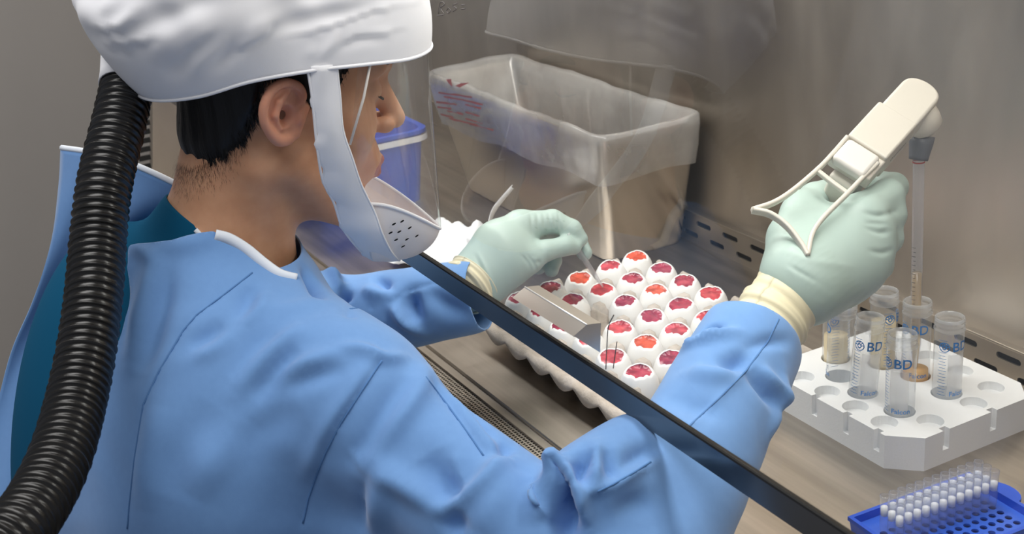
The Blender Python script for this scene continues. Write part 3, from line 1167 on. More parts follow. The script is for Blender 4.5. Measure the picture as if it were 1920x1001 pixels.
for k, (x, y) in enumerate(tubes):
    tb = empty('centrifuge_tube', (x, y, RH - 0.022))
    zb = RH - 0.0215
    Ht = 0.124
    V, Fc = lathe([(0.0005, zb), (0.006, zb + 0.0003), (TR - 0.0006, zb + 0.008), (TR, zb + 0.014), (TR + 0.0002, Ht - 0.014)], 36, (x, y))
    obj('tube_wall', V, Fc, 'tube_plastic', tb)
    pr = [(TR + 0.0002, Ht - 0.0142), (TR + 0.0012, Ht - 0.0132), (TR + 0.0012, Ht - 0.0118), (TR - 0.0002, Ht - 0.0108), (TR - 0.0002, Ht - 0.0086), (TR + 0.0006, Ht - 0.0078), (TR + 0.0006, Ht - 0.0068),
          (TR - 0.0002, Ht - 0.0058), (TR - 0.0002, Ht - 0.0042), (TR + 0.0006, Ht - 0.0034), (TR + 0.0006, Ht - 0.0024), (TR, Ht - 0.0014), (TR, Ht), (TR - 0.0013, Ht), (TR - 0.0013, Ht - 0.004)]
    V, Fc = lathe(pr, 36, (x, y))
    obj('threaded_rim', V, Fc, 'rim_plastic', tb)
    if liq[k]:
        mt, hh = liq[k]
        V, Fc = lathe([(0.0004, zb + 0.001), (TR - 0.0016, zb + 0.009), (TR - 0.0016, zb + hh * 0.35), (TR - 0.0016, zb + hh), (0.0004, zb + hh)], 28, (x, y))
        if mt == 'frost':
            # frosted writing panel on the tube wall
            aa = np.linspace(facing + rot[k] - 0.75, facing + rot[k] + 0.55, 14)
            zz = np.linspace(zb + 0.024, zb + 0.072, 4)
            V, Fc = grid_mesh([[(x + (TR + 0.0002) * math.cos(a), y + (TR + 0.0002) * math.sin(a), z) for a in aa] for z in zz])
            obj('writing_panel', V, Fc, 'panel_film', tb)
        else:
            obj('liquid', V, Fc, mt, tb)
    base = facing + rot[k]
    V, Fc = LET
    obj('lettering', wrap(V, x, y, TR + 0.0002, base + 0.12, zb + 0.080), Fc, 'label_blue', tb, False)
    # round emblem beside the letters: ring with rays
    er = []
    for r1, r2, a0, a1 in ((0.0046, 0.0056, 0, 6.283), (0.0014, 0.0026, 0, 6.283)):
        m_ = 22
        ins = [(r1 * math.cos(a), r1 * math.sin(a), 0) for a in np.linspace(a0, a1, m_)]
        ous = [(r2 * math.cos(a), r2 * math.sin(a), 0) for a in np.linspace(a0, a1, m_)]
        er.append((ins, ous))
    VV, FF = [], []
    for ins, ous in er:
        v, f = grid_mesh([ins, ous])
        FF += [tuple(i + len(VV) for i in q) for q in f]; VV += [tuple(p) for p in v]
    for a in np.linspace(0.2, 2.9, 5):
        d, w = np.array([math.cos(a), math.sin(a)]), 0.0005 * np.array([-math.sin(a), math.cos(a)])
        q = [(*(d*0.0026 - w), 0), (*(d*0.0048 - w), 0), (*(d*0.0048 + w), 0), (*(d*0.0026 + w), 0)]
        FF.append(tuple(len(VV) + i for i in range(4))); VV += q
    obj('emblem', wrap([(p[0] - 0.0170, p[1], 0) for p in VV], x, y, TR + 0.0002, base + 0.12, zb + 0.080), FF, 'label_blue', tb, False)
    V, Fc = LETF
    obj('lettering', wrap(V, x, y, TR + 0.0002, base + 0.05, zb + 0.0275), Fc, 'label_blue', tb, False)
    VV, FF = [], []
    for q in range(19):
        w = 0.0085 if q % 2 == 0 else 0.0062
        z = zb + 0.026 + q * 0.0034
        aa = np.linspace(base - 1.15 - w / TR / 2, base - 1.15 + w / TR / 2, 6)
        v, f = grid_mesh([[(x + (TR + 0.0003) * math.cos(a), y + (TR + 0.0003) * math.sin(a), z + dz) for a in aa] for dz in (-0.00022, 0.00022)])
        FF += [tuple(i + len(VV) for i in ff) for ff in f]; VV += [tuple(p) for p in v]
    obj('scale_marks', VV, FF, 'label_blue', tb, False)
    tag(tb, names_t[k], 'tube', 'tubes in the polystyrene rack')
    if any(tilt[k]):
        piv = Matrix.Translation((x, y, RH))
        tb.matrix_world = piv @ Matrix.Rotation(tilt[k][0], 4, 'X') @ Matrix.Rotation(tilt[k][1], 4, 'Y') @ piv.inverted() @ tb.matrix_world

# ================================================================== blue tip box with filter tips
tipbox = empty('tip_box', (-0.735, 0.79, 0))
tag(tipbox, 'open royal blue tip box holding rows of filter tips', 'tip box')
rb_ = math.radians(-3.0)
B0 = np.array([-0.7785, 0.7215])
ux, uy = np.array([math.cos(rb_), math.sin(rb_)]), np.array([-math.sin(rb_), math.cos(rb_)])


def bx(a, b, z):
    p = B0 + ux * a + uy * b
    return (p[0], p[1], z)


BW, BL, BZ = 0.094, 0.140, 0.031
th = 0.0026
def shell_ring(off, z):
    return [bx(off, off, z), bx(BW - off, off, z), bx(BW - off, BL - off, z), bx(off, BL - off, z)]
V, Fc = loft_rings([shell_ring(0.003, 0), shell_ring(0, BZ - 0.004), shell_ring(-0.0012, BZ - 0.004), shell_ring(-0.0012, BZ), shell_ring(th, BZ), shell_ring(th + .001, 0.004)])
Fc += [(3, 2, 1, 0), (20, 21, 22, 23)]
obj('box_shell', V, Fc, 'blue_plastic', tipbox, False)
PZ = 0.0215
pit = 0.0098
T0a, T0b = 0.0275, 0.0155
hl, wells = [], []
for a in range(7):
    for b in range(12):
        c = (T0a + a * pit, T0b + b * pit)
        if c[0] < BW - 0.008:
            hl.append([(c[0] + 0.0033 * math.cos(q * math.pi / 7), c[1] + 0.0033 * math.sin(q * math.pi / 7)) for q in range(14)])
            wells.append((a, b))
plate_obj('rack_plate', [(0.003, 0.003), (BW - 0.003, 0.003), (BW - 0.003, BL - 0.003), (0.003, BL - 0.003)], hl, 0.0018, lambda x, y, d: bx(x, y, PZ + d), 'lilac_plastic', tipbox)
# latch tab on the end wall
tabv = [(BW*0.42 + 0.020*math.cos(a), BL + 0.001 + 0.014*math.sin(a)) for a in np.linspace(0, math.pi, 12)]
plate_obj('latch_tab', tabv, [], 0.004, lambda x, y, d: bx(x, y, BZ - 0.005 + d), 'blue_plastic', tipbox)
# one tip, copied
def make_tip():
    e = empty('filter_tip', (0, 0, 0))
    V, Fc = lathe([(0.0009, 0.004), (0.0022, 0.016), (0.0030, 0.026), (0.0037, 0.030), (0.0040, 0.058), (0.0043, 0.060), (0.0043, 0.062), (0.0034, 0.062)], 18)
    obj('tip_wall', V, Fc, 'tip_plastic', e)
    V, Fc = lathe([(0.0001, 0.0415), (0.0030, 0.042), (0.0033, 0.046), (0.0032, 0.0505), (0.0001, 0.0515)], 14)
    obj('filter_plug', V, Fc, 'plug', e)
    return e
tip0 = make_tip()
first = True
for a in range(3):
    for b in range(12):
        p = bx(T0a + a * pit, T0b + b * pit, 0.0)
        if first:
            e, first = tip0, False
        else:
            e = tip0.copy(); COL.objects.link(e)
            for chd in tip0.children:
                q = chd.copy(); COL.objects.link(q); q.parent = e
        e.location = p
        tag(e, 'clear tip, white plug, %s row from the tube rack, %s from the sash end' % (ORD[a], ORD[b]), 'pipette tip', 'filter tips in the blue box')

# ================================================================== second blue box, cut off by the frame
b2 = empty('storage_box', (-0.72, 0.98, 0))
lo_, hi_ = np.array([-0.768, 0.930, 0.0]), np.array([-0.66, 1.01, 0.036])
o_ = [rrect(lo_[0] + .003, hi_[0], lo_[1] + .002, hi_[1], 0.006, 0.0), rrect(lo_[0], hi_[0], lo_[1], hi_[1], 0.006, 0.033), rrect(lo_[0] - .001, hi_[0] + .001, lo_[1] - .001, hi_[1] + .001, 0.007, 0.033),
      rrect(lo_[0] - .001, hi_[0] + .001, lo_[1] - .001, hi_[1] + .001, 0.007, 0.037), rrect(lo_[0] + .002, hi_[0] - .002, lo_[1] + .002, hi_[1] - .002, 0.006, 0.037), rrect(lo_[0] + .004, hi_[0] - .004, lo_[1] + .004, hi_[1] - .004, 0.006, 0.004)]
V, Fc = loft_rings(o_)
n_ = len(o_[0])
Fc.append(tuple(range(n_))[::-1]); Fc.append(tuple(range(5 * n_, 6 * n_)))
obj('shell', V, Fc, 'blue_plastic', b2)
tag(b2, 'small blue plastic box cut off by the picture edge', 'box')


# ================================================================== the person
HD, HP = math.radians(81), math.radians(11)
_fh = np.array([math.cos(HD), math.sin(HD), 0])
HS = np.array([math.sin(HD), -math.cos(HD), 0])                       # towards the person's right
HF = _fh * math.cos(HP) - np.array([0, 0, math.sin(HP)])              # where the face points
HU = _fh * math.sin(HP) + np.array([0, 0, math.cos(HP)])
HO = np.array([-1.152, 0.367, 0.416])
HR = np.stack([HS, HF, HU]).astype(np.float32)


def hw(s, f, u):
    return HO + s * HS + f * HF + u * HU


def to_head(P):
    return (P - HO.astype(np.float32)) @ HR.T


NB = hw(0, -0.045, -0.19)
SR = np.array([-0.985, 0.335, 0.200])
SLF = np.array([-1.345, 0.300, 0.190])
EL = at(1150, 1145, 1.02)
WR = at(1402, 652, 1.20)
ELL = at(590, 610, 1.60)
WRL = at(882, 556, 1.53)


def head_sdf(P):
    q = to_head(P)
    m = q.copy()
    m[..., 0] = np.abs(m[..., 0])
    d = ell(m, (0, 0.002, 0.048), (0.073, 0.088, 0.083))
    d = smin(d, ell(m, (0, 0.038, -0.028), (0.0585, 0.054, 0.086)), 0.030)
    d = smin(d, cone(m, (0.050, 0.002, -0.052), (0.014, 0.074, -0.106), 0.020, 0.0165), 0.022)
    d = smin(d, ell(m, (0, 0.083, -0.106), (0.018, 0.014, 0.015)), 0.016)
    d = smin(d, ell(m, (0.041, 0.058, -0.016), (0.024, 0.024, 0.024)), 0.022)
    d = smin(d, cone(m, (0.040, 0.080, 0.040), (0.006, 0.095, 0.036), 0.011, 0.011), 0.014)
    d = smax(d, -ell(m, (0.032, 0.104, 0.016), (0.019, 0.018, 0.013)), 0.012)
    d = smin(d, ell(m, (0.032, 0.0775, 0.015), (0.0148, 0.0125, 0.0125)), 0.003)
    d = smin(d, cone(m, (0, 0.0925, 0.022), (0, 0.1135, -0.0165), 0.0080, 0.0105), 0.011)
    d = smin(d, ell(m, (0.0125, 0.1005, -0.0215), (0.0085, 0.0105, 0.0078)), 0.006)
    d = smax(d, -ell(m, (0.0058, 0.1045, -0.0315), (0.0035, 0.0060, 0.0035)), 0.003)
    d = smin(d, ell(m, (0, 0.082, -0.057), (0.027, 0.020, 0.022)), 0.014)
    d = smin(d, cone(m, (0.019, 0.0880, -0.0605), (0.0, 0.1010, -0.0575), 0.0035, 0.0062), 0.0035)
    d = smin(d, cone(m, (0.017, 0.0880, -0.0655), (0.0, 0.0985, -0.0690), 0.0035, 0.0066), 0.003)
    d = smin(d, cone(m, (0, -0.022, -0.02), (0, -0.040, -0.16), 0.054, 0.060), 0.022)
    # sinew at the side of the neck
    d = smin(d, cone(m, (0.050, -0.024, -0.055), (0.016, 0.018, -0.185), 0.014, 0.012), 0.018)
    w = cone(P, NB + np.array([0, 0, 0.03]), NB + np.array([0, 0.0, -0.10]), 0.058, 0.07)
    w = smin(w, cone(P, NB + np.array([0, -.01, -0.02]), SR + np.array([-0.03, -.02, -0.03]), 0.045, 0.035), 0.05)
    w = smin(w, cone(P, NB + np.array([0, -.01, -0.02]), SLF + np.array([0.03, -.02, -0.03]), 0.045, 0.035), 0.05)
    return smin(d, w, 0.03)


_lo, _hi = HO + np.array([-0.27, -0.17, -0.31]), HO + np.array([0.24, 0.17, 0.15])
V, Q = nets(head_sdf, _lo, _hi, 0.0026)
V = relax(V, Q, 1, 0.4)


def ear_sdf_side(sg):
    def fn(P):
        q = to_head(P).copy()
        q[..., 0] *= sg
        # ear plane leans out towards the back of the head
        def e(f, u, out=0.0):
            return (0.0745 - 0.42 * (f * 0.95 - 0.008) + out, f * 0.95, u * 0.80)
        hx = [e(0.004, 0.006, -.002), e(0.010, 0.018), e(0.005, 0.030, .001), e(-0.008, 0.0355, .002), e(-0.021, 0.029, .002), e(-0.028, 0.013, .002), e(-0.0275, -0.003, .001), e(-0.021, -0.017), e(-0.012, -0.027, -.001), e(-0.002, -0.0275, -.002)]
        hp_ = hermite_path(hx, 30)
        d = chain(q, hp_, np.interp(np.linspace(0, 9, 30), range(10), [.0024, .0032, .0036, .0038, .0039, .0038, .0038, .0042, .0054, .0052]), 0.0015)
        R_ = np.array([[math.cos(.4), math.sin(.4), 0], [-math.sin(.4), math.cos(.4), 0], [0, 0, 1]])
        pl = ell(q, e(-0.010, 0.003, -0.003), (0.0040, 0.019, 0.0255), R_)
        d = smin(d, pl, 0.003)
        d = smin(d, chain(q, [e(-0.006, 0.026, -.001), e(-0.014, 0.014, .001), e(-0.0165, 0.001, .001), e(-0.011, -0.013, 0)], [.0030, .0036, .0038, .0034], 0.002), 0.0025)
        d = smax(d, -ell(q, e(-0.005, -0.001, 0.003), (0.0085, 0.0080, 0.0095), R_), 0.003)
        d = smin(d, ell(q, e(0.008, -0.004, 0.001), (0.0042, 0.0034, 0.0060)), 0.003)
        d = smin(d, cone(q, e(0.012, 0.006, -.006), e(0.004, -0.022, -.005), 0.006, 0.006), 0.005)
        return d
    return fn


parts_v, parts_q = [V], [Q]
off = len(V)
for sg in (1, -1):
    c = hw(sg * 0.080, -0.010, 0.004)
    ve, qe = nets(ear_sdf_side(sg), c - 0.046, c + 0.046, 0.0012)
    parts_v.append(ve); parts_q.append(qe + off); off += len(ve)
V, Q = np.concatenate(parts_v), np.concatenate(parts_q)
me = np_mesh('person', V, Q)
person = put('person', me, 'skin')
tag(person, 'person in white hood and blue gown working under the glass sash', 'person')
# lips, from the body's own surface
lm = to_head(V.astype(np.float32))
me.materials.append(MAT['lip'])
fc = V[Q].mean(1)
lf = to_head(fc.astype(np.float32))
islip = (np.abs(lf[:, 0]) < 0.021) & (lf[:, 1] > 0.089) & (np.abs(lf[:, 2] + 0.0635) < 0.0105 * (1 - (lf[:, 0] / 0.024) ** 2)) & (lf[:, 1] > 0.094 - 0.16 * np.abs(lf[:, 0]))
me.materials.append(MAT['ear'])
isear = np.arange(len(Q)) >= len(parts_q[0])
me.polygons.foreach_set('material_index', np.where(isear, 2, islip.astype(np.int32)).astype(np.int32))
# closed lashes and brow
for sg in (1, -1):
    la = [hw(sg * s, f, u) for s, f, u in ((0.018, 0.0885, 0.0085), (0.026, 0.0915, 0.0075), (0.034, 0.0915, 0.0075), (0.041, 0.0885, 0.0095), (0.0455, 0.0845, 0.0115))]
    V, Fc = sweep(hermite_path(la, 20), [0.0006 + 0.0007 * math.sin(math.pi * i / 19) for i in range(20)], 6)
    obj('lashes', V, Fc, 'hair', person)
    lb = [hw(sg * s, f, u) for s, f, u in ((0.010, 0.1035, 0.0375), (0.022, 0.1020, 0.0420), (0.034, 0.0960, 0.0440), (0.045, 0.0870, 0.0410))]
    V, Fc = sweep(hermite_path(lb, 20), [0.0012 + 0.0028 * math.sin(math.pi * (i + 3) / 24) for i in range(20)], 8, True, 1.0, 1.0)
    obj('eyebrow', V, Fc, 'hair', person)

# ---- hair: short and black, below the hood
def hair_sdf(P):
    q = to_head(P)
    q = q.copy()
    q[..., 0] = np.abs(q[..., 0])
    d = ell(q, (0, -0.001, 0.044), (0.0785, 0.0955, 0.089))
    d = smin(d, ell(q, (0, -0.030, -0.032), (0.0615, 0.056, 0.080)), 0.02)
    return d + 0.0012 * np.sin(q[..., 0] * 300) * np.sin(q[..., 1] * 260 + q[..., 2] * 60)


HBF = np.array([-0.12, -0.085, -0.070, -0.052, -0.036, -0.030, -0.024, -0.004, 0.008, 0.014, 0.034, 0.040, 0.050, 0.056, 0.12])
HBU = np.array([-0.068, -0.068, -0.062, -0.045, -0.026, -0.005, 0.030, 0.033, 0.026, 0.010, 0.002, 0.018, 0.040, 0.058, 0.080])
V, Q = nets(hair_sdf, HO + np.array([-0.12, -0.13, -0.12]), HO + np.array([0.12, 0.14, 0.16]), 0.0028)
lq = to_head(V.astype(np.float32))
lqf = lq.astype(float)
V, HQ = clip_mesh(V, Q, np.interp(lqf[:, 1], HBF, HBU) - lqf[:, 2])
Q = np.array([f for f in HQ if len(f) == 4])
strV, strQ = [], []
Nn = np_normals(V, Q)
_l = (V - HO) @ HR.T.astype(float)
_e = _l[:, 2] - np.interp(_l[:, 1], HBF, HBU)
V = V - Nn * (np.clip(1 - _e / 0.028, 0, 1) ** 1.3 * np.where(_l[:, 1] < -0.02, 0.0065, 0.0035))[:, None]
lq = to_head(V.astype(np.float32))
edge = lq[:, 2] - np.interp(lq[:, 1], HBF, HBU)
cand = np.where((edge < 0.014) & (lq[:, 1] < 0.052) & (lq[:, 0] > -0.06))[0]
pick = rng.choice(cand, 7000, replace=True)
for i in pick:
    p = V[i] - Nn[i] * 0.002 + rng.normal(size=3) * 0.0012
    fl = lq[i, 1]
    dirn = -HU * 1.0 + HF * (0.25 if fl < -0.03 else 0.15) + Nn[i] * 0.06 + rng.normal(size=3) * 0.12
    if fl < -0.03: dirn -= Nn[i] * 0.16
    dirn /= np.linalg.norm(dirn)
    L = rng.uniform(0.005, 0.016) * (1.0 if fl < -0.03 else 0.6)
    a = np.cross(dirn, Nn[i]); a /= np.linalg.norm(a) + 1e-9
    w = 0.00040
    b_ = len(V) + len(strV)
    tip = p + dirn * L
    strV += [p - a * w, p + a * w, tip + a * w * 0.2, tip - a * w * 0.2]
    strQ.append((b_, b_ + 1, b_ + 2, b_ + 3))
# short growth on the skin below the hairline
bv, bq = parts_v[0], None
lb_ = to_head(bv.astype(np.float32))
be = np.interp(lb_[:, 1], HBF, HBU) - lb_[:, 2]
cand = np.where((be > -0.004) & (be < 0.026) & (lb_[:, 1] < -0.028) & (lb_[:, 0] > -0.05) & (lb_[:, 2] < 0.03))[0]
bn = np_normals(parts_v[0], parts_q[0])
for i in rng.choice(cand, 8000):
    if rng.uniform() < (max(be[i], 0) / 0.026) ** 0.45: continue
    p = bv[i] + rng.normal(size=3) * 0.0015
    dirn = -HU + HF * 0.35 + bn[i] * 0.10 + rng.normal(size=3) * 0.15
    dirn -= bn[i] * (dirn @ bn[i]) - bn[i] * 0.12
    dirn /= np.linalg.norm(dirn)
    a = np.cross(dirn, bn[i]); a /= np.linalg.norm(a) + 1e-9
    w, L = 0.00010, rng.uniform(0.002, 0.0045)
    b_ = len(V) + len(strV)
    tip = p + dirn * L
    strV += [p - a * w, p + a * w, tip + a * w * 0.3, tip - a * w * 0.3]
    strQ.append((b_, b_ + 1, b_ + 2, b_ + 3))
hair = put('hair', mesh('hair', np.vstack([V, np.array(strV)]), HQ + strQ), 'hair', person)
hair['label'] = 'short black hair below the hood'

# ---- teal scrub shirt
BH = math.radians(80)
BF = np.array([math.cos(BH), math.sin(BH), 0]); BS = np.array([math.sin(BH), -math.cos(BH), 0])
LEAN = math.radians(14)
BU = np.array([0, 0, 1.0]) * math.cos(LEAN) + BF * math.sin(LEAN)
BFF = BF * math.cos(LEAN) - np.array([0, 0, 1.0]) * math.sin(LEAN)
BR = np.stack([BS, BFF, BU])
TC = np.array([-1.150, 0.235, 0.03])


def to_body(P):
    return (P - TC) @ BR.T


def torso(P, grow):
    d = ell(P, TC, (0.185 + grow, 0.118 + grow, 0.26 + grow), BR)
    d = smin(d, ell(P, TC + BU * 0.09, (0.175 + grow, 0.105 + grow, 0.13 + grow), BR), 0.05)
    d = smin(d, cone(P, NB + np.array([0, -0.012, -0.035]), SR + np.array([0, 0, -0.012]), 0.070 + grow, 0.052 + grow), 0.05)
    d = smin(d, cone(P, NB + np.array([0, -0.012, -0.035]), SLF + np.array([0, 0, -0.012]), 0.070 + grow, 0.052 + grow), 0.05)
    d = smin(d, cone(P, hw(0, -0.052, -0.132), TC + BU * 0.12 - BFF * 0.01, 0.055 + grow, 0.10 + grow), 0.04)
    d = smin(d, ell(P, TC - BS * 0.07 - BFF * 0.092 + BU * 0.04, (0.115 + grow, 0.085 + grow, 0.22 + grow), BR), 0.05)
    hips = TC - np.array([0, 0.03, 0.36])
    d = smin(d, ell(P, hips, (0.19 + grow, 0.15 + grow, 0.13 + grow), np.stack([BS, BF, [0, 0, 1]])), 0.08)
    return d


V, Q = nets(lambda P: torso(P, 0.0), (-1.50, 0.0, -0.50), (-0.88, 0.50, 0.34), 0.0075)
nk = np.linalg.norm(np.cross(V - NB, HU), axis=1)
hq = (V - HO) @ HR.T.astype(float)
above = 0.51 * hq[:, 1] + 0.86 * hq[:, 2] + 0.132
V, Fq = clip_mesh(V, Q, np.maximum(np.minimum(above, 0.125 - nk), np.minimum(hq[:, 1] + 0.004, hq[:, 2] + 0.215)))
scrub = put('scrub_shirt', mesh('scrub_shirt', V, Fq), 'scrub', person)
solidify(scrub, 0.002)
scrub['label'] = 'dark teal scrub shirt'


# ---- blue gown
def gown_sdf(P):
    d = torso(P, 0.016)
    arm = cone(P, SR + np.array([-0.02, 0, -0.022]), EL, 0.060, 0.062)
    fore = cone(P, EL, WR, 0.064, 0.049)
    fore = smin(fore, cone(P, at(1116, 922, 1.035), at(1195, 880, 1.075), 0.043, 0.046), 0.02)
    a = smin(arm, fore, 0.010)
    a = smin(a, cone(P, at(1032, 850, 1.01), at(1062, 905, 1.005), 0.0095, 0.016), 0.008)
    a = smin(a, cone(P, SR + np.array([-0.03, -0.01, -0.10]), EL + np.array([-0.06, -0.02, -0.05]), 0.070, 0.050), 0.02)
    d = smin(d, a, 0.045)
    d = smin(d, cone(P, SR + np.array([-0.08, -0.02, -0.12]), TC + BS * 0.17 - np.array([0, 0, 0.30]), 0.08, 0.09), 0.06)
    arml = cone(P, SLF + np.array([0.02, 0, -0.012]), ELL, 0.070, 0.056)
    forel = cone(P, ELL, WRL, 0.054, 0.043)
    d = smin(d, smin(arml, forel, 0.03), 0.045)
    lap = cone(P, TC + np.array([0.09, 0.0, -0.40]), TC + np.array([0.10, 0.33, -0.40]), 0.10, 0.08)
    lap = smin(lap, cone(P, TC + np.array([-0.09, 0.0, -0.40]), TC + np.array([-0.10, 0.33, -0.40]), 0.10, 0.08), 0.05)
    return smin(d, lap, 0.05)


GH = 0.0068
V, Q = nets(gown_sdf, (-1.60, 0.0, -0.52), (-0.64, 0.80, 0.36), GH)
V = relax(V, Q, 2, 0.5)


def refine(V, Q):
    """split every quad in four and smooth"""
    E = np.sort(np.concatenate([np.stack([Q[:, k], Q[:, (k + 1) % 4]], 1) for k in range(4)]), 1)
    key = E[:, 0] * len(V) + E[:, 1]
    uq, first, inv = np.unique(key, return_index=True, return_inverse=True)
    mids = V[E[first]].mean(1)
    e = (inv + len(V)).reshape(4, -1)
    c = len(V) + len(uq) + np.arange(len(Q))
    V2 = np.vstack([V, mids, V[Q].mean(1)])
    Q2 = np.concatenate([np.stack([Q[:, k], e[k], c, e[(k + 3) % 4]], 1) for k in range(4)])
    return relax(V2, Q2, 2, 0.5), Q2


V, Q = refine(V, Q)
N_ = np_normals(V, Q)
from mathutils.bvhtree import BVHTree


def bvh_of(V, Q):
    return BVHTree.FromPolygons([tuple(v) for v in V.tolist()], [tuple(q) for q in Q.tolist()])


gb = bvh_of(V, Q)


def on_surface(bvh, pix):
    out = []
    for (px, py) in pix:
        d = ray(px, py)
        d = d / np.linalg.norm(d)
        hit = bvh.ray_cast(Vector(CAM.tolist()), Vector(d.tolist()))
        if hit[0] is not None:
            out.append(np.array(hit[0]))
    return out


def apply_folds(V, N_, bvh, folds):
    D = np.zeros(len(V))
    for pix, hgt, wid, kind in folds:
        pts = on_surface(bvh, pix)
        if len(pts) < 2:
            continue
        path = hermite_path(pts, 5 * len(pts))
        bx0, bx1 = path.min(0) - wid * 4, path.max(0) + wid * 4
        m = np.where(((V > bx0) & (V < bx1)).all(1))[0]
        if not len(m):
            continue
        d, pos, near = seg_dist(V[m], path)
        taper = np.sin(np.clip(pos, 0, 1) * math.pi * 0.92 + 0.12) ** 0.7
        if kind == 'r':                 # rounded ridge or trough
            D[m] += hgt * taper * np.exp(-(d / wid) ** 2)
        elif kind == 'c':               # crisp crease
            D[m] += hgt * taper * np.exp(-np.abs(d / wid))
        elif kind == 's':               # a lap of cloth: raised above the line, dropping sharply below it
            up3 = V[m] - near
            side = up3 @ UPV
            D[m] += hgt * taper * np.where(side > 0, np.exp(-(d / wid) ** 2), -0.6 * np.exp(-(d / (0.45 * wid)) ** 2))
    return V + N_ * D[:, None]


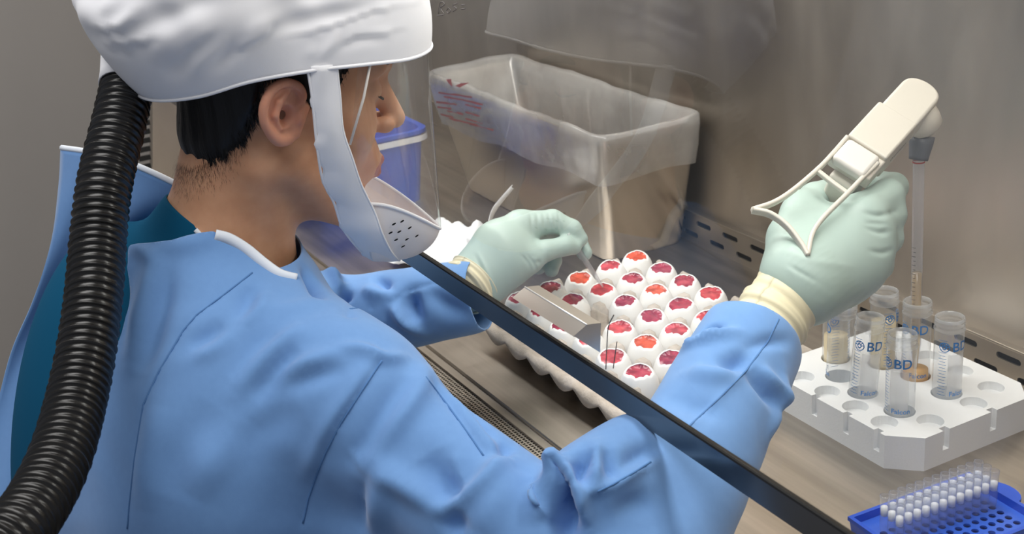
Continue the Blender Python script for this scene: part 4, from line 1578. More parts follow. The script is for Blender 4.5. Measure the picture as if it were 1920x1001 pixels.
GFOLDS = [
    # back panel: seam, lapel by the hose, folds over the shoulder blade
    ([(473, 511), (420, 552), (369, 590), (344, 619), (297, 698), (268, 760), (252, 860), (240, 960)], -0.002, 0.0022, 'c'),
    ([(292, 480), (280, 540), (262, 600), (247, 680)], 0.0093, 0.01092, 'r'), ([(312, 500), (305, 560), (285, 640), (262, 700)], -0.00744, 0.01008, 'r'), ([(240, 500), (232, 560), (226, 640)], -0.00651, 0.0084, 'r'),
    ([(248, 462), (270, 475), (292, 490)], 0.00651, 0.00672, 'r'), ([(300, 462), (350, 458), (400, 446)], 0.00372, 0.0084, 'r'),
    ([(474, 535), (462, 565), (448, 602)], -0.006045, 0.0084, 'r'), ([(500, 545), (486, 580), (455, 612)], 0.00465, 0.00756, 'r'),
    ([(420, 605), (388, 630), (352, 652)], -0.00558, 0.0084, 'r'), ([(440, 625), (400, 655), (362, 668)], 0.00465, 0.0084, 'r'),
    ([(575, 610), (540, 636), (498, 668), (444, 735)], 0.00744, 0.01092, 'r'), ([(560, 650), (520, 690), (470, 750)], -0.00744, 0.01008, 'r'), ([(520, 620), (480, 655), (430, 710)], -0.00465, 0.01008, 'r'),
    ([(640, 662), (580, 680), (520, 706)], 0.00558, 0.0084, 'r'), ([(650, 690), (590, 705), (530, 730)], -0.00558, 0.00924, 'r'),
    ([(560, 760), (500, 800), (430, 830)], -0.00465, 0.01512, 'r'), ([(470, 790), (400, 860), (360, 930)], 0.00558, 0.0168, 'r'), ([(400, 760), (340, 840), (310, 930)], -0.00465, 0.0168, 'r'),
    ([(620, 560), (560, 575), (500, 580)], 0.00372, 0.01008, 'r'), ([(300, 760), (280, 860), (270, 960)], 0.00558, 0.01344, 'r'),
    # shoulder seam and the folds that fan out from it over the upper arm
    ([(716, 676), (680, 730), (639, 793), (595, 886), (564, 983)], -0.00425, 0.0028, 'c'), ([(700, 672), (655, 740), (615, 800), (575, 890)], 0.006, 0.008, 'r'),
    ([(640, 650), (680, 655), (720, 672), (760, 668)], 0.0075, 0.0064, 'r'), ([(800, 690), (770, 745), (723, 807), (672, 880)], 0.0135, 0.0112, 'r'), ([(772, 712), (738, 765), (695, 830), (668, 860)], -0.012, 0.0104, 'r'),
    ([(798, 706), (840, 760), (880, 815), (916, 866)], -0.003, 0.003, 'c'), ([(812, 712), (860, 765), (905, 820), (940, 850)], 0.006, 0.0056, 'r'), ([(830, 720), (880, 770), (938, 826)], -0.009, 0.0064, 'r'),
    ([(700, 872), (760, 910), (829, 955)], 0.0105, 0.0096, 'r'), ([(950, 858), (900, 905), (832, 956)], 0.015, 0.0096, 'r'), ([(800, 850), (830, 900), (860, 890)], -0.012, 0.0144, 'r'), ([(920, 880), (870, 915), (820, 935)], -0.009, 0.008, 'r'),
    ([(684, 905), (680, 950), (677, 998)], -0.00625, 0.005, 'c'), ([(720, 880), (710, 940), (700, 1000)], 0.009, 0.0128, 'r'), ([(960, 880), (930, 940), (900, 1000)], 0.009, 0.016, 'r'), ([(870, 960), (850, 985), (840, 1005)], -0.012, 0.0112, 'r'),
    ([(940, 800), (955, 830), (938, 862)], -0.0105, 0.0064, 'r'), ([(960, 800), (985, 830), (1010, 860)], 0.009, 0.0096, 'r'),
    # gathered cloth in the crook of the elbow
    ([(1052, 850), (1050, 900), (1058, 950), (1068, 1005)], -0.039, 0.0096, 'r'), ([(1030, 828), (1048, 848), (1062, 880), (1078, 930), (1100, 990)], 0.024, 0.0072, 'r'), ([(1012, 840), (1020, 900), (1030, 980)], 0.015, 0.0128, 'r'),
    ([(1104, 840), (1096, 880), (1090, 915)], -0.021, 0.0072, 'r'), ([(1118, 830), (1112, 880), (1098, 925)], 0.012, 0.0064, 'r'), ([(1134, 838), (1142, 870), (1150, 900)], -0.0105, 0.0064, 'r'),
    ([(1100, 925), (1150, 910), (1190, 885), (1228, 862)], 0.00525, 0.004, 'r'), ([(1160, 880), (1200, 850), (1230, 838)], -0.0075, 0.008, 'r'), ([(1150, 960), (1190, 945), (1220, 935)], -0.006, 0.0096, 'r'),
    # near sleeve inside the cabinet
    ([(1236, 852), (1295, 796), (1350, 745), (1398, 696), (1440, 640), (1468, 575)], 0.00225, 0.0022, 'c'),
    ([(1282, 655), (1310, 640), (1335, 631), (1382, 622)], 0.012, 0.0056, 'r'), ([(1308, 640), (1322, 628), (1338, 618), (1352, 616)], -0.0165, 0.0048, 'r'), ([(1345, 684), (1380, 676), (1405, 664)], -0.012, 0.008, 'r'), ([(1290, 700), (1340, 706), (1375, 700)], 0.009, 0.0096, 'r'),
    ([(1398, 690), (1425, 715), (1445, 740), (1464, 768)], -0.012, 0.008, 'r'), ([(1425, 690), (1450, 720), (1468, 760)], 0.009, 0.0072, 'r'), ([(1395, 650), (1440, 640), (1480, 640)], -0.006, 0.0064, 'r'), ([(1470, 700), (1462, 760), (1440, 820)], 0.0075, 0.008, 'r'),
    ([(1260, 740), (1300, 760), (1350, 770)], -0.006, 0.0112, 'r'), ([(1500, 610), (1508, 640), (1500, 670)], -0.006, 0.0064, 'r'),
    # far sleeve
    ([(576, 508), (588, 530), (600, 556)], -0.018, 0.0064, 'r'), ([(610, 512), (630, 522), (642, 545)], 0.0135, 0.0064, 'r'), ([(642, 528), (648, 555), (656, 590)], -0.021, 0.0052, 'r'), ([(656, 579), (695, 576), (734, 567), (764, 543), (821, 528), (860, 515)], -0.00275, 0.0026, 'c'),
    ([(770, 548), (772, 575), (778, 606)], -0.018, 0.0096, 'r'), ([(735, 575), (758, 600), (790, 622)], 0.0135, 0.0072, 'r'), ([(706, 520), (718, 530), (730, 540)], -0.012, 0.0064, 'r'), ([(680, 540), (700, 548), (730, 552)], 0.0075, 0.008, 'r'), ([(800, 545), (840, 575), (880, 590)], -0.009, 0.0112, 'r'),
]
V = apply_folds(V, N_, gb, GFOLDS)
V = relax(V, Q, 1, 0.25)
V += N_ * (0.0007 * np.sin(70 * V[:, 0] + 3 * np.sin(35 * V[:, 2])) * np.sin(60 * V[:, 1] + 50 * V[:, 2]))[:, None]
b = to_body(V)
nk = np.linalg.norm(np.cross(V - NB, HU), axis=1)
hq = (V - HO) @ HR.T.astype(float)
# neckline: the plane through the collar binding
cp = on_surface(gb, [(404, 439), (430, 446), (462, 465), (495, 492), (525, 513), (556, 522)])
ch_ = np.array([(p - HO) @ HR.T.astype(float) for p in cp])
kf, kc = np.polyfit(ch_[:, 1], ch_[:, 2], 1)
above = (hq[:, 2] - (kf * np.minimum(hq[:, 1], ch_[:, 1].max() - 0.016) + kc)) / math.hypot(1, kf)
# the gown falls open at the back: everything beyond this line on the back of the torso is bare
line = [to_body(p) for p in on_surface(gb, [(405, 436), (330, 450), (246, 460), (226, 540), (216, 640), (205, 720), (175, 820), (130, 900), (95, 990)])]
poly = [(p[0], p[2]) for p in line]
poly = [(poly[0][0] + 0.01, 0.6)] + poly + [(poly[-1][0] - 0.02, -0.34), (-0.5, -0.34), (-0.5, 0.6)]
openb = np.minimum(poly_sdist(b[:, 0], b[:, 2], poly), 0.03 - b[:, 1])
val = np.maximum(np.minimum(above, 0.135 - nk), openb)
for w_, e_ in ((WR, EL), (WRL, ELL)):                    # open sleeve ends
    ax_ = (w_ - e_) / np.linalg.norm(w_ - e_)
    val = np.maximum(val, np.minimum((V - w_) @ ax_ - 0.012, 0.10 - np.linalg.norm(V - w_, axis=1)))
V, Fq = clip_mesh(V, Q, val)
gown = put('gown', mesh('gown', V, Fq), 'gown', person)
solidify(gown, 0.0016)
gown['label'] = 'light blue surgical gown tied at the back'
# stitched seams: yoke, shoulder, forearm and far sleeve
gb2 = BVHTree.FromPolygons([tuple(v) for v in V.tolist()], Fq)
for pix in ([(473, 511), (420, 552), (369, 590), (344, 619), (297, 698), (268, 760), (252, 860), (242, 950), (238, 999)], [(716, 676), (680, 730), (639, 793), (612, 845), (595, 886), (578, 935), (566, 990)],
            [(798, 706), (840, 760), (880, 815), (912, 862)], [(1120, 922), (1150, 908), (1190, 885), (1226, 862)], [(1260, 832), (1295, 796), (1350, 745), (1398, 696), (1440, 640), (1464, 590)],
            [(656, 579), (695, 576), (734, 567), (764, 543), (800, 533)]):
    pts = []
    for i in range(len(pix) - 1):
        for k in range(6):
            w = k / 6.0
            pts.append((pix[i][0] * (1 - w) + pix[i + 1][0] * w, pix[i][1] * (1 - w) + pix[i + 1][1] * w))
    hits = on_surface(gb2, pts)
    if len(hits) > 4:
        run = [hits[0]]
        for h_ in hits[1:]:
            if np.linalg.norm(h_ - run[-1]) < 0.05: run.append(h_)
        Vs, Fs = sweep(np.array(run), 0.0009, 6)
        obj('seam', Vs, Fs, 'seam', gown)

# ---- white hood: brim, dome, hose socket
def hood_rim():
    R_ = [(0, .138, .060), (.045, .129, .057), (.080, .100, .053), (.097, .055, .049), (.100, .013, .043), (.097, -.039, .031), (.084, -.080, .014), (.052, -.112, .003), (0, -.124, .000)]
    full = R_ + [(-s, f, u) for s, f, u in R_[-2:0:-1]]
    return np.array(full + [full[0]])


rimc = hermite_path(np.vstack([hood_rim()[-2], hood_rim(), hood_rim()[1]]), 18 * 8 + 1)
NA, NV = 240, 70
base = hood_rim()
per = np.vstack([base[:-1]] * 3)
pp = hermite_path(per, (len(per) - 1) * 15 + 1)
k0 = (len(base) - 1) * 15
ringr = pp[k0:k0 + (len(base) - 1) * 15]
NA = len(ringr)
apex = np.array([0, -0.025, 0.178])
rows = []
for i in range(NV):
    v = i / (NV - 1)
    a = v * math.pi / 2
    hx = math.cos(a) ** 0.62
    vz = math.sin(a) ** 0.95
    row = []
    for j in range(NA):
        p = ringr[j]
        th_ = math.atan2(p[0], p[1] + 0.0)
        back = max(0.0, -math.cos(th_)) ** 1.3
        side = abs(math.sin(th_)) ** 2
        bul = (0.66 * back + 0.02 * side + 0.0) * math.sin(math.pi * min(1, v * 1.35)) ** 0.9
        cx = apex[:2]
        q = cx + (p[:2] - cx) * hx * (1 + bul)
        u = p[2] + (apex[2] - p[2]) * vz
        row.append((q[0], q[1], u))
    row.append(row[0])
    rows.append(row)
rows = np.array(rows)[:, :-1]
Vh = rows.reshape(-1, 3)
Qh = np.array([(i*NA+j, i*NA+(j+1) % NA, (i+1)*NA+(j+1) % NA, (i+1)*NA+j) for i in range(NV - 1) for j in range(NA)])
Vw = HO + Vh @ np.stack([HS, HF, HU])
Nh = np_normals(Vw, Qh)
if ((Nh * (Vw - Vw.mean(0))).sum(1)).mean() < 0:
    Qh = Qh[:, ::-1]; Nh = -Nh
hb = bvh_of(Vw, Qh)
HFOLDS = [
    ([(440, 100), (470, 82), (500, 62), (514, 40)], 0.0060, 0.0055, 's'), ([(455, 70), (480, 50), (505, 35)], 0.004, 0.006, 'r'),
    ([(520, 76), (580, 62), (640, 44), (706, 22), (788, 6)], 0.0030, 0.0045, 's'), ([(500, 60), (560, 40), (640, 24), (700, 18)], -0.003, 0.007, 'r'),
    ([(600, 112), (615, 90), (632, 60)], 0.003, 0.004, 'r'), ([(578, 108), (590, 88)], 0.002, 0.003, 'r'), ([(622, 96), (660, 74), (700, 66), (760, 58)], 0.0026, 0.004, 's'), ([(640, 88), (680, 72), (720, 72)], -0.002, 0.004, 'r'),
    ([(200, 60), (235, 45), (260, 20)], 0.004, 0.006, 'r'), ([(180, 58), (230, 50), (258, 22)], 0.005, 0.006, 's'), ([(150, 62), (190, 25), (215, 0)], 0.004, 0.007, 'r'),
    ([(200, 90), (250, 82), (298, 72)], 0.005, 0.007, 's'), ([(280, 120), (320, 70), (390, 30), (450, 0)], 0.003, 0.010, 'r'), ([(330, 110), (370, 80), (400, 55)], 0.003, 0.006, 's'), ([(360, 140), (380, 110), (420, 84)], 0.003, 0.006, 'r'),
    ([(400, 130), (425, 105), (450, 84)], -0.004, 0.006, 'r'), ([(300, 130), (330, 128), (360, 100)], -0.003, 0.008, 'r'), ([(138, 70), (146, 48), (150, 40)], -0.006, 0.005, 'r'), ([(160, 72), (178, 60)], -0.005, 0.005, 'r'),
    ([(240, 60), (320, 30), (380, 0)], -0.003, 0.008, 'r'), ([(520, 30), (600, 10), (660, 0)], 0.003, 0.008, 'r'),
]
Vf = relax(apply_folds(Vw, Nh, hb, HFOLDS), Qh[:-2 * NA], 2, 0.4)
Vf[:NA] = Vw[:NA]
# fine crumple, away from the rim
hl_ = Vh
cr = (0.0016 * np.sin(70 * hl_[:, 1] - 130 * hl_[:, 2] + 3 * np.sin(40 * hl_[:, 0])) + 0.0012 * np.sin(150 * hl_[:, 2] + 60 * hl_[:, 1] + 2 * np.sin(60 * hl_[:, 1])))
lev = np.repeat(np.linspace(0, 1, NV), NA)
cr *= np.clip((lev - 0.10) * 5, 0, 1) * np.clip((0.09 - hl_[:, 1]) * 12, 0.1, 1)
Vf = Vf + Nh * cr[:, None]
hood = put('hood', np_mesh('hood', Vf, Qh), 'hood', person)
solidify(hood, 0.0012)
hood['label'] = 'white powered-air hood with a brim'
# rolled hem along the rim
V, Fc = sweep([HO + (np.array(p) @ np.stack([HS, HF, HU])) for p in np.vstack([ringr, ringr[:2]])], 0.0016, 8, False)
obj('hem', V, Fc, 'hood', hood)
# seam of the brim band
sm = []
for j in range(-52, 53):
    p = rows[9, j % NA]
    sm.append(HO + np.array(p) @ np.stack([HS, HF, HU]))

# white socket that takes the hose
HC0, HC1 = hw(0, -0.118, 0.045), None
hose_pix = [(238, 163, 1.17), (222, 235, 1.15), (196, 345, 1.12), (184, 450, 1.10), (176, 550, 1.075), (163, 650, 1.05), (143, 750, 1.02), (115, 850, 0.98), (75, 935, 0.94), (20, 1010, 0.90), (-60, 1085, 0.87)]
HPTH = [at(*p) for p in hose_pix]
HPTH += [np.array([-0.826, -0.022, 0.195]), np.array([-0.845, -0.052, 0.145]), np.array([-0.885, -0.068, 0.075]), np.array([-0.94, -0.072, -0.01]), np.array([-1.00, -0.070, -0.10]), np.array([-1.06, -0.06, -0.20]), np.array([-1.12, -0.03, -0.28]), np.array([-1.15, 0.05, -0.32])]
hp0, hp1 = HPTH[0], HPTH[1]
axd = (hp0 - hp1) / np.linalg.norm(hp0 - hp1)
V, Fc = sweep([hp0 - axd * 0.001, hp0 + axd * 0.010, hp0 + axd * 0.022, hp0 + axd * 0.040 + HF * 0.012, hp0 + axd * 0.060 + HF * 0.030], [0.0245, 0.0250, 0.030, 0.042, 0.050], 28, False)
sk = obj('hose_socket', V, Fc, 'hood', hood)
solidify(sk, 0.0014)
# ---- corrugated black hose
path = hermite_path(HPTH, 1600)
seg_l = np.concatenate([[0], np.cumsum(np.linalg.norm(np.diff(path, axis=0), axis=1))])
npts = int(seg_l[-1] / 0.00095)
ss = np.linspace(0, seg_l[-1], npts)
pth = np.stack([np.interp(ss, seg_l, path[:, i]) for i in range(3)], 1)
ph_ = (ss / 0.0071) % 1.0
rad = 0.0200 + 0.0036 * np.exp(-((ph_ - 0.5) / 0.15) ** 2)
V, Fc = sweep(pth, rad, 40, True)
hose = obj('breathing_hose', V, Fc, 'hose', person)
hose['label'] = 'black corrugated breathing hose'

# ---- clear visor
def visor_pt(a, v):
    """a: -1..1 round the face, v: 0 at the brim, 1 at the chin"""
    ang = a * 1.62
    f0 = 0.045 + (0.0905 + 0.032 * v) * math.cos(ang) if math.cos(ang) > 0 else 0.045 + 0.0945 * math.cos(ang)
    s = (0.0945 - 0.0175 * v) * math.sin(ang)
    if abs(a) > 0.9: pass
    u = 0.057 - (0.179 - 0.075 * (1 - max(0, math.cos(ang))) ) * v
    return hw(s, f0, u)


rows = [[visor_pt(a, v) for a in np.linspace(-0.93, 0.93, 60)] for v in np.linspace(0, 1, 26)]
V, Fc = grid_mesh(rows)
visor = obj('visor', V, Fc, 'visor', hood)
visor['label'] = 'clear curved face visor'
# ---- side straps: widening white cloth that runs from the brim to under the chin
def strap(sg):
    ed = [((.0985, .006, .046), (.0985, .031, .049)), ((.098, .012, .020), (.098, .036, .021)), ((.095, .017, -.008), (.096, .041, -.008)), ((.091, .022, -.032), (.092, .052, -.034)),
          ((.082, .030, -.058), (.083, .064, -.060)), ((.074, .043, -.080), (.0745, .080, -.087)), ((.062, .056, -.108), (.068, .091, -.110)), ((.046, .078, -.134), (.054, .105, -.132)), ((.024, .096, -.150), (.030, .121, -.149)), ((0, .101, -.154), (0, .129, -.156))]
    A = hermite_path([e[0] for e in ed], 50)
    B = hermite_path([e[1] for e in ed], 50)
    rows = []
    for i in range(50):
        row = []
        for j in range(13):
            w = j / 12
            p = A[i] * (1 - w) + B[i] * w
            wv_ = 0.0022 * math.sin(w * math.pi) + 0.0011 * math.sin(i * 0.55 + 4 * w) * math.sin(w * math.pi)
            edge_w = 0.0016 * math.sin(i * 0.75) * (1 - w) + 0.001 * math.sin(i * 1.7) * (1 - w)
            row.append(hw(sg * (p[0] + wv_), p[1] + edge_w, p[2]))
        rows.append(row)
    V, Fc = grid_mesh(rows)
    o = obj('face_strap', V, Fc, 'hood', hood)
    solidify(o, 0.0014, 0.0)
    for K, nm in ((A, 'strap_hem'), (B, 'strap_hem')):
        V, Fc = sweep([hw(sg * p[0], p[1], p[2]) for p in K], 0.0012, 6, True)
        obj(nm, V, Fc, 'hood', o)
    return o
st = [strap(1), strap(-1)]
# ---- perforated chin cup
rows = []
for i in range(26):
    v = i / 25
    row = []
    for j in range(61):
        a = (j / 60 * 2 - 1) * 1.72
        rim_s, rim_f = 0.066 * math.sin(a), 0.085 + 0.081 * math.cos(a)
        if math.cos(a) < 0: rim_f = 0.085 + 0.050 * math.cos(a)
        rim_u = -0.083 - 0.040 * max(0, math.cos(a)) ** 1.5
        bs, bf, bu = 0.012 * math.sin(a), 0.108 + 0.012 * math.cos(a), -0.152
        w = math.sin(v * math.pi / 2)
        h_ = math.cos(v * math.pi / 2)
        s = bs + (rim_s - bs) * h_ ** 0.7
        f = bf + (rim_f - bf) * h_ ** 0.7
        u = rim_u + (bu - rim_u) * w ** 1.2
        row.append(hw(s, f, u))
    rows.append(row)
V, Fc = grid_mesh(rows)
cup = obj('chin_cup', V, Fc, 'cup', hood)
solidify(cup, 0.0012)
cup['label'] = 'white perforated chin cup'
rimp = rows[0]
V, Fc = sweep(rimp, 0.0017, 8)
obj('cup_rim', V, Fc, 'hood', cup)
cb = bvh_of(np.array(V), np.array([(0, 0, 0, 0)])) if False else None
Vc, Fcc = grid_mesh(rows)
cbv = BVHTree.FromPolygons([tuple(v) for v in np.array(Vc).tolist()], [tuple(f) for f in Fcc])
for (px, py) in ((752, 413), (737, 418), (731, 434), (747, 432), (741, 447), (761, 446), (754, 459), (779, 440), (766, 425)):
    d = ray(px, py); d = d / np.linalg.norm(d)
    h_ = cbv.ray_cast(Vector(CAM.tolist()), Vector(d.tolist()))
    if h_[0] is None: continue
    c, n_ = np.array(h_[0]), np.array(h_[1])
    if n_ @ d > 0: n_ = -n_
    a = np.cross(n_, HU); a /= np.linalg.norm(a); b_ = np.cross(n_, a)
    pts = [c + n_ * 0.0022 + (0.0022 * math.cos(t) * (0.85 * a + 0.5 * b_) + 0.0010 * math.sin(t) * (0.85 * b_ - 0.5 * a)) for t in np.linspace(0, 2 * math.pi, 12, endpoint=False)]
    obj('breather_slit', pts, [tuple(range(12))], 'slot_dark', cup, False)
# white cord inside the visor
V, Fc = sweep([hw(.092, .063, .058), hw(.093, .058, .02), hw(.092, .049, -.022)], 0.0012, 6)
obj('cord', V, Fc, 'string', hood)

# ---- left back panel of the gown, standing away from the body
ledge = [(116, 277, 1.33), (112, 350, 1.34), (98, 450, 1.35), (62, 560, 1.37), (22, 655, 1.38), (-6, 760, 1.38), (-40, 900, 1.37), (-70, 1040, 1.36)]
redge = [(345, 352, 1.26), (300, 400, 1.29), (235, 470, 1.35), (180, 560, 1.40), (150, 660, 1.42), (140, 760, 1.42), (130, 900, 1.40), (120, 1040, 1.38)]
A = hermite_path([at(*p) for p in ledge], 44); B = hermite_path([at(*p) for p in redge], 44)
rows = []
for i in range(44):
    row = []
    for j in range(24):
        w = j / 23
        p = A[i] * (1 - w) + B[i] * w
        bow = 0.018 * math.sin(math.pi * w) * (0.4 + i / 60) + 0.006 * math.sin(9 * w + i * 0.12) * min(1, i / 8)
        row.append(p + np.array([bow, -bow * 0.25, 0.010 * math.sin(math.pi * w) * max(0, 1 - i / 14)]))
    rows.append(row)
V, Fc = grid_mesh(rows)
fl = obj('back_panel', V, Fc, 'gown', gown)
solidify(fl, 0.0016)
V, Fc = sweep(np.array(rows[0]), 0.003, 8)
obj('collar_binding', V, Fc, 'trim', gown)
# white collar binding on the near side
if len(cp) > 3:
    C_ = hermite_path(cp, 30)
    rows = []
    for i, p in enumerate(C_):
        t_ = C_[min(i + 1, 29)] - C_[max(i - 1, 0)]
        n_ = CAM - p; n_ /= np.linalg.norm(n_)
        up_ = np.cross(n_, t_); up_ /= np.linalg.norm(up_)
        if up_[2] < 0: up_ = -up_
        rows.append([p + n_ * 0.0015 - up_ * 0.0055, p + n_ * 0.0022, p + n_ * 0.0015 + up_ * 0.0028, p - n_ * 0.002 + up_ * 0.0032])
    V, Fc = grid_mesh(rows)
    cbn = obj('collar_binding', V, Fc, 'trim', gown)
    solidify(cbn, 0.0012)
V, Fc = sweep([hw(.050, -.074, -.112), hw(.053, -.068, -.118), hw(.055, -.060, -.121)], 0.0022, 8)
obj('undershirt_collar', V, Fc, 'trim', scrub)


# ---- gloves: thin green over cream cuffs
def pw(px, py, t, rpx):
    return at(px, py, t), rpx * t / FPX


def hand_mesh(bones, palms, lo_pad, h, kf=0.006, kp=0.02, wrinkles=()):
    pts = [p for ch_ in bones + palms for p, r in ch_]
    lo, hi = np.min(pts, 0) - lo_pad, np.max(pts, 0) + lo_pad

    def fn(P):
        d = None
        for ch_ in palms:
            c = chain(P, [p for p, r in ch_], [r for p, r in ch_], 0.006)
            d = c if d is None else smin(d, c, kp)
        for ch_ in bones:
            c = chain(P, [p for p, r in ch_], [r for p, r in ch_], 0.004)
            d = smin(d, c, kf)
        return d
    V, Q = nets(fn, lo, hi, h)
    V = relax(V, Q, 1, 0.3)
    return V, Q


R_palm = [[pw(1502, 530, 1.235, 50), pw(1560, 465, 1.26, 55), pw(1612, 408, 1.265, 42)],
          [pw(1502, 530, 1.235, 50), pw(1575, 478, 1.262, 56), pw(1628, 440, 1.268, 40)],
          [pw(1512, 540, 1.235, 46), pw(1578, 503, 1.26, 48), pw(1625, 478, 1.268, 38)],
          [pw(1520, 546, 1.235, 40), pw(1575, 522, 1.258, 38), pw(1612, 508, 1.262, 32)],
          [pw(1496, 508, 1.235, 52), pw(1486, 446, 1.265, 46), pw(1508, 392, 1.29, 36)]]
R_fing = [[pw(1612, 405, 1.263, 40), pw(1664, 366, 1.293, 31), pw(1676, 350, 1.323, 26), pw(1640, 340, 1.343, 22)],
          [pw(1632, 436, 1.268, 38), pw(1668, 402, 1.293, 31), pw(1664, 396, 1.333, 26), pw(1612, 396, 1.343, 22)],
          [pw(1630, 474, 1.268, 37), pw(1664, 446, 1.290, 29), pw(1655, 440, 1.328, 25), pw(1600, 438, 1.338, 22)],
          [pw(1612, 508, 1.263, 33), pw(1648, 498, 1.280, 26), pw(1640, 490, 1.318, 22), pw(1590, 486, 1.328, 20)],
          [pw(1500, 400, 1.288, 36), pw(1528, 372, 1.313, 30), pw(1575, 352, 1.343, 24)]]
V, Q = hand_mesh(R_fing, R_palm, 0.05, 0.0023, 0.007, 0.03)
rb = bvh_of(V, Q)
V = apply_folds(V, np_normals(V, Q), rb, [([(1618, 398), (1650, 404), (1682, 396)], -0.0022, 0.0026, 'r'), ([(1624, 428), (1655, 436), (1684, 430)], -0.0020, 0.0024, 'r'),
    ([(1622, 418), (1660, 420)], -0.0012, 0.0018, 'r'), ([(1630, 470), (1655, 474), (1674, 468)], -0.0018, 0.0024, 'r'), ([(1428, 462), (1480, 505), (1540, 570)], 0.0016, 0.0022, 'r'),
    ([(1440, 480), (1500, 510), (1560, 545)], -0.0010, 0.002, 'r'), ([(1560, 385), (1610, 370), (1660, 340)], -0.0016, 0.003, 'r'), ([(1470, 470), (1530, 490), (1600, 500)], 0.0008, 0.004, 'r')])
gr = put('glove', np_mesh('glove', V, Q), 'glove', person)
gr['label'] = 'pale green glove gripping the pipette controller'
subsurf(gr, 1)


def cuff(path, radii, name, parent, lab, wob=0.0012):
    P = hermite_path(path, 40)
    Rr = np.interp(np.linspace(0, 1, 40), np.linspace(0, 1, len(radii)), radii)
    T, N_, B_ = frames(P)
    rows = []
    for i in range(40):
        row = []
        for k in range(48):
            a = 2 * math.pi * k / 48
            r = Rr[i] + wob * math.sin(i * 0.55 + 2.2 * math.sin(a + 0.4)) + 0.5 * wob * math.sin(i * 1.3 + 3 * a)
            row.append(P[i] + r * (math.cos(a) * N_[i] + math.sin(a) * B_[i]))
        row.append(row[0])
        rows.append(row)
    V, Fc = grid_mesh(rows)
    o = obj(name, V, Fc, 'latex', parent)
    solidify(o, 0.001)
    o['label'] = lab
    return o


cuff([at(1428, 630, 1.215), at(1448, 596, 1.225), at(1476, 556, 1.235), at(1506, 520, 1.245)], [0.0355, 0.0350, 0.0335, 0.0265], 'inner_cuff', person, 'cream inner glove cuff')

L_palm = [[pw(888, 528, 1.545, 46), pw(940, 462, 1.555, 52), pw(975, 424, 1.565, 30)],
          [pw(888, 528, 1.545, 46), pw(945, 480, 1.565, 48), pw(985, 440, 1.58, 30)],
          [pw(900, 530, 1.545, 42), pw(950, 495, 1.55, 40), pw(992, 486, 1.55, 26)]]
L_fing = [[pw(972, 424, 1.563, 28), pw(1036, 415, 1.575, 22), pw(1072, 430, 1.578, 18.5), pw(1088, 448, 1.58, 15)],
          [pw(965, 430, 1.585, 27), pw(1042, 424, 1.605, 21), pw(1082, 452, 1.605, 18), pw(1096, 474, 1.60, 15)],
          [pw(960, 440, 1.60, 25), pw(1022, 452, 1.635, 20), pw(1036, 488, 1.63, 17), pw(1034, 506, 1.62, 14)],
          [pw(955, 455, 1.61, 22), pw(1000, 475, 1.645, 18), pw(1010, 500, 1.64, 15)],
          [pw(985, 488, 1.55, 27), pw(1022, 470, 1.555, 20), pw(1058, 461, 1.565, 18), pw(1076, 463, 1.572, 15)]]
V, Q = hand_mesh(L_fing, L_palm, 0.045, 0.0021, 0.006, 0.02)
lb = bvh_of(V, Q)
lf_ = [([(x0, 399), (x0 + 3, 418), (x0 + 6, 436)], -0.0020, 0.0018, 'r') for x0 in (994, 1006, 1018, 1028, 1038, 1046)]
lf_ += [([(x0, 478), (x0 + 12, 492), (x0 + 18, 508)], -0.0019, 0.0018, 'r') for x0 in (978, 988, 998)] + [([(890, 478), (905, 510), (918, 545)], -0.0012, 0.002, 'r'), ([(897, 475), (912, 507), (926, 540)], 0.001, 0.002, 'r')]
V = apply_folds(V, np_normals(V, Q), lb, lf_)
gl_ = put('glove', np_mesh('glove', V, Q), 'glove', person)
gl_['label'] = 'pale green glove pinching a dropper over the eggs'
subsurf(gl_, 1)
cuff([at(864, 551, 1.531), at(876, 540, 1.537), at(892, 524, 1.545), at(902, 514, 1.547)], [0.027, 0.0358, 0.0350, 0.0290], 'inner_cuff', person, 'cream inner glove cuff')

# ================================================================== dropper held over the eggs
eg_ = cell(2, 3)
top_, tip_ = at(1070, 447, 1.572), np.array([eg_[0] + 0.004, eg_[1] - 0.002, 0.0735])
ax_ = tip_ - top_
pth = [top_ + ax_ * u for u in (-0.10, 0.0, 0.25, 0.5, 0.75, 0.92, 1.0)]
V, Fc = sweep(pth, [0.0030, 0.0036, 0.0038, 0.0035, 0.0027, 0.0016, 0.0010], 16)
MAT['dropper'] = clear_film('dropper_plastic', (0.93, 0.93, 0.94), 0.12, 0.30, (0.93, 0.92, 0.93), 1.5)
dr = obj('dropper', V, Fc, 'dropper')
tag(dr, 'slender clear plastic dropper pinched by the far glove', 'dropper')

# ================================================================== pipette controller
PS = 1.285 / FPX
PC = at(1655, 242, 1.285)
pd = (77 * RIGHT + 74 * UPV + 54 * FWD); pd /= np.linalg.norm(pd)
pwv = (59 * RIGHT - 43 * UPV - 25 * FWD); pwv -= pd * (pwv @ pd); pwv /= np.linalg.norm(pwv)
pn = np.cross(pwv, pd)
if pn @ FWD > 0: pn = -pn


def pp3(d, w, n):
    return PC + (pd * d + pwv * w + pn * n) * PS


def on_plane(px, py, n):
    r_ = ray(px, py)
    o_ = PC + pn * n * PS
    return CAM + r_ * (((o_ - CAM) @ pn) / (r_ @ pn))


ctl = empty('pipette_controller', tuple(pp3(0, 0, -60)))
tag(ctl, 'ivory pipette controller with a curved hand rest, held in the near glove', 'pipette controller')


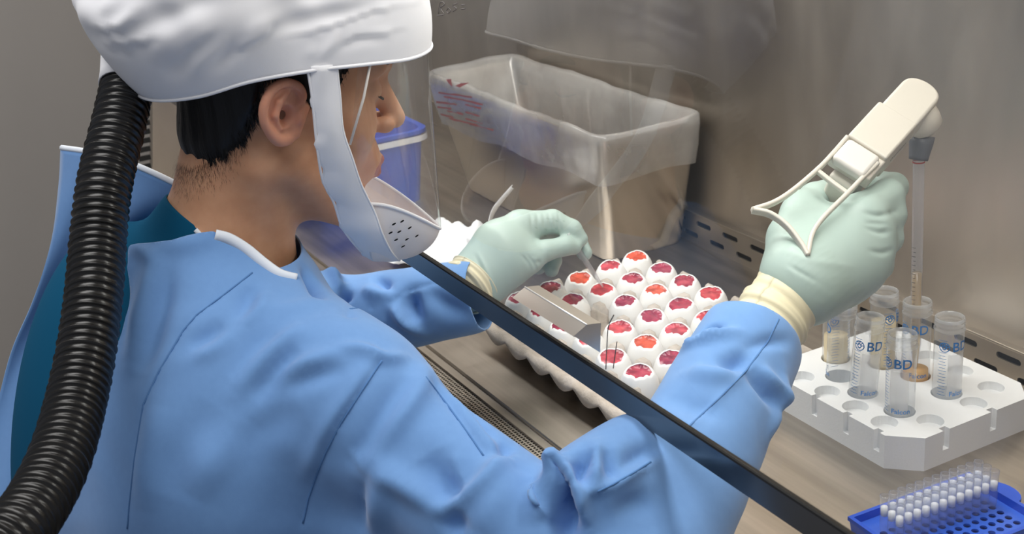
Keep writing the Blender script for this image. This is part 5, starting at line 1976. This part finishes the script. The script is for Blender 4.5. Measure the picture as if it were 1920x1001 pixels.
def cbox(name, d0, d1, w0, w1, n0, n1, mat, parent, bev=6, seg=4):
    bm = bmesh.new()
    box_bm(bm, (d0, w0, n0), (d1, w1, n1), bev, seg)
    for v in bm.verts:
        v.co = Vector(pp3(*v.co).tolist())
    o = bm_obj(name, bm, mat, parent, True)
    o.modifiers.new('wn', 'WEIGHTED_NORMAL')
    return o


cbox('housing', -56, 58, -42, 43, -60, 0, 'ivory', ctl, 5)
# front head: narrower, rounded in plan
bm = bmesh.new()
outl = [(50, -36), (134, -36)] + [(134 + 34 * math.sin(a) ** 0.8, -39 * math.cos(a) + 3) for a in np.linspace(0.05, math.pi - 0.05, 16)] + [(134, 42), (50, 42)]
vs0 = [bm.verts.new(Vector(pp3(d, w, -4).tolist())) for d, w in outl]
vs1 = [bm.verts.new(Vector(pp3(d, w, -58).tolist())) for d, w in outl]
bm.faces.new(vs0); bm.faces.new(vs1[::-1])
for i in range(len(outl)):
    j = (i + 1) % len(outl)
    bm.faces.new((vs0[i], vs1[i], vs1[j], vs0[j]))
bmesh.ops.recalc_face_normals(bm, faces=bm.faces)
es = [e for e in bm.edges if (e.verts[0] in vs0 and e.verts[1] in vs0) or (e.verts[0] in vs1 and e.verts[1] in vs1)]
bmesh.ops.bevel(bm, geom=es, offset=7 * PS, segments=4, affect='EDGES', profile=0.5)
hd_ = bm_obj('front_head', bm, 'ivory', ctl, True)
hd_.modifiers.new('wn', 'WEIGHTED_NORMAL')
# boss under the head that carries the nozzle, and the nozzle itself
nz_top, nz_bot = at(1732, 240, 1.338), np.array([-0.9448, 0.957, 0.2770])
dv = (nz_bot - nz_top) / np.linalg.norm(nz_bot - nz_top)
_b0, _b1 = np.array(pp3(120, 4, -30)), at(1741, 244, 1.338)
V, Fc = sweep([_b0, _b0 * 0.4 + _b1 * 0.6, _b0 * 0.12 + _b1 * 0.88, _b1], [36 * PS, 36 * PS, 33 * PS, 25 * PS], 36)
obj('boss', V, Fc, 'ivory', ctl)
V, Fc = sweep([nz_top + dv * 0.008, nz_top + dv * 0.016, nz_bot - dv * 0.004, nz_bot], [0.0125, 0.0118, 0.0100, 0.0096], 28)
obj('nozzle', V, Fc, 'nozzle', ctl)
cbox('trigger_button', -122, -60, -36, 34, -22, 3, 'ivory_soft', ctl, 9, 5)
cbox('grip_frame', -112, -50, -42, 43, -40, -10, 'ivory', ctl, 4)
cbox('handle', -128, -62, -27, 27, -230, -38, 'ivory', ctl, 10, 4)


def rail(pix, name, wd=4.2, hg=7.0):
    P = hermite_path([on_plane(px, py, -8) for px, py in pix], 44)
    T = np.gradient(P, axis=0); T /= np.linalg.norm(T, axis=1)[:, None]
    rows = []
    for i, p in enumerate(P):
        sd = np.cross(T[i], pn)
        c = []
        for a in np.linspace(0, 2 * math.pi, 13):
            ca, sa = math.cos(a), math.sin(a)
            c.append(p + (sd * wd * (abs(ca) ** 0.5) * np.sign(ca) + pn * hg * (abs(sa) ** 0.5) * np.sign(sa)) * PS)
        rows.append(c)
    V, Fc = grid_mesh(rows)
    Fc += [tuple(range(12)), tuple(43 * 13 + k for k in range(12))]
    o = obj(name, V, Fc, 'ivory', ctl)
    return o


rail([(1588, 258), (1560, 290), (1534, 317), (1487, 357), (1451, 380), (1410, 394)], 'rest_rail')
rail([(1645, 307), (1615, 336), (1588, 364), (1545, 407), (1523, 439), (1514, 479)], 'rest_rail')
rail([(1410, 394), (1444, 402), (1476, 425), (1501, 457), (1514, 480)], 'rest_crossbar', 4.2, 8)
rail([(1532, 320), (1560, 342), (1590, 364)], 'rest_crossbar', 4.6, 5)
# maker's name on the side of the housing
V, Fc = text_mesh('Drummond', 12.0)
V = [pp3(2 + x * 1.0, 43.6, -33 + y) for x, y, z in V]
obj('lettering', V, Fc, 'black_print', ctl, False)

# ================================================================== graduated pipette
px_ = empty('graduated_pipette', (-0.938, 0.957, 0.05))
tag(px_, 'long graduated pipette hanging from the controller into a tube', 'pipette')
p_top, p_tip = nz_bot - dv * 0.003, np.array([-0.938, 0.9575, 0.040])
axp = p_tip - p_top
V, Fc = sweep([p_top + axp * u for u in (0, 0.3, 0.6, 0.86, 0.93, 1.0)], [0.0058, 0.0058, 0.0058, 0.0056, 0.0036, 0.0014], 24, False)
obj('pipette_wall', V, Fc, 'tip_plastic', px_)
V, Fc = sweep([p_top + axp * u for u in (0.52, 0.7, 0.86, 0.93, 0.99)], [0.0049, 0.0049, 0.0047, 0.0028, 0.0009], 20)
MAT['straw_fluid'] = clear_film('straw_fluid', (0.93, 0.80, 0.58), 0.1, 0.35, (0.85, 0.72, 0.5), 1.4)
obj('liquid', V, Fc, 'straw_fluid', px_)
T, N_, B_ = frames([p_top, p_tip])
angv = CAM - (p_top + p_tip) / 2
an0 = math.atan2(angv @ B_[0], angv @ N_[0])
def ring_patch(u, a0, a1, hgt, R, n):
    c = p_top + axp * u
    ax1 = axp / np.linalg.norm(axp)
    return grid_mesh([[c + ax1 * z + R * (math.cos(a) * N_[0] + math.sin(a) * B_[0]) for a in np.linspace(a0, a1, n)] for z in (-hgt, hgt)])
V, Fc = ring_patch(0.022, 0, 2 * math.pi, 0.0007, 0.0061, 25)
obj('red_ring', V, Fc, 'red_print', px_, False)
for k in range(22):
    V, Fc = ring_patch(0.40 + k * 0.020, an0 + 0.25, an0 + (1.0 if k % 2 == 0 else 0.7), 0.00032, 0.00605, 6)
    obj('scale_mark', V, Fc, 'label_blue' if False else 'pen', px_, False)

# ---- trousers, shoes and a stool carry the seated person
hip = TC - np.array([0, 0.03, 0.42])
def leg_sdf(P):
    d = None
    for sg in (1, -1):
        kn = hip + np.array([sg * 0.13, 0.40, 0.0])
        an = np.array([kn[0], kn[1] + 0.02, FLOOR + 0.09])
        c = chain(P, [hip + np.array([sg * 0.09, 0.02, 0]), kn, an], [0.085, 0.062, 0.046], 0.02)
        d = c if d is None else smin(d, c, 0.02)
    return d
V, Q = nets(leg_sdf, hip + np.array([-0.28, -0.15, FLOOR - hip[2]]), hip + np.array([0.28, 0.60, 0.14]), 0.012)
tr_ = put('scrub_trousers', np_mesh('scrub_trousers', V, Q), 'scrub', person)
for sg in (1, -1):
    kn = hip + np.array([sg * 0.13, 0.42, 0.0])
    V, Q = nets(lambda P: np.maximum(smin(ell(P, (kn[0], kn[1] + 0.05, FLOOR + 0.035), (0.045, 0.125, 0.045)), ell(P, (kn[0], kn[1] - 0.01, FLOOR + 0.07), (0.042, 0.055, 0.06)), 0.03), (FLOOR + 0.001) - P[..., 2]),
                (kn[0] - 0.07, kn[1] - 0.12, FLOOR - 0.01), (kn[0] + 0.07, kn[1] + 0.2, FLOOR + 0.16), 0.008)
    put('shoe', np_mesh('shoe', V, Q), 'black_print', person)
stool = tag(empty('lab_stool', (hip[0], hip[1], FLOOR)), 'round padded stool under the seated person', 'stool')
zs = hip[2] - 0.09
V, Fc = lathe([(0.001, zs), (0.16, zs), (0.175, zs - 0.015), (0.175, zs - 0.05), (0.16, zs - 0.065), (0.001, zs - 0.065)], 32, hip[:2])
obj('seat', V, Fc, 'hose', stool)
V, Fc = sweep([(hip[0], hip[1], zs - 0.06), (hip[0], hip[1], FLOOR + 0.08)], 0.025, 16)
obj('column', V, Fc, 'steel_bright', stool)
for k in range(5):
    a = 2 * math.pi * k / 5
    V, Fc = sweep([(hip[0], hip[1], FLOOR + 0.09), (hip[0] + 0.25 * math.cos(a), hip[1] + 0.25 * math.sin(a), FLOOR + 0.02)], [0.02, 0.014], 10)
    obj('leg', V, Fc, 'steel_bright', stool)
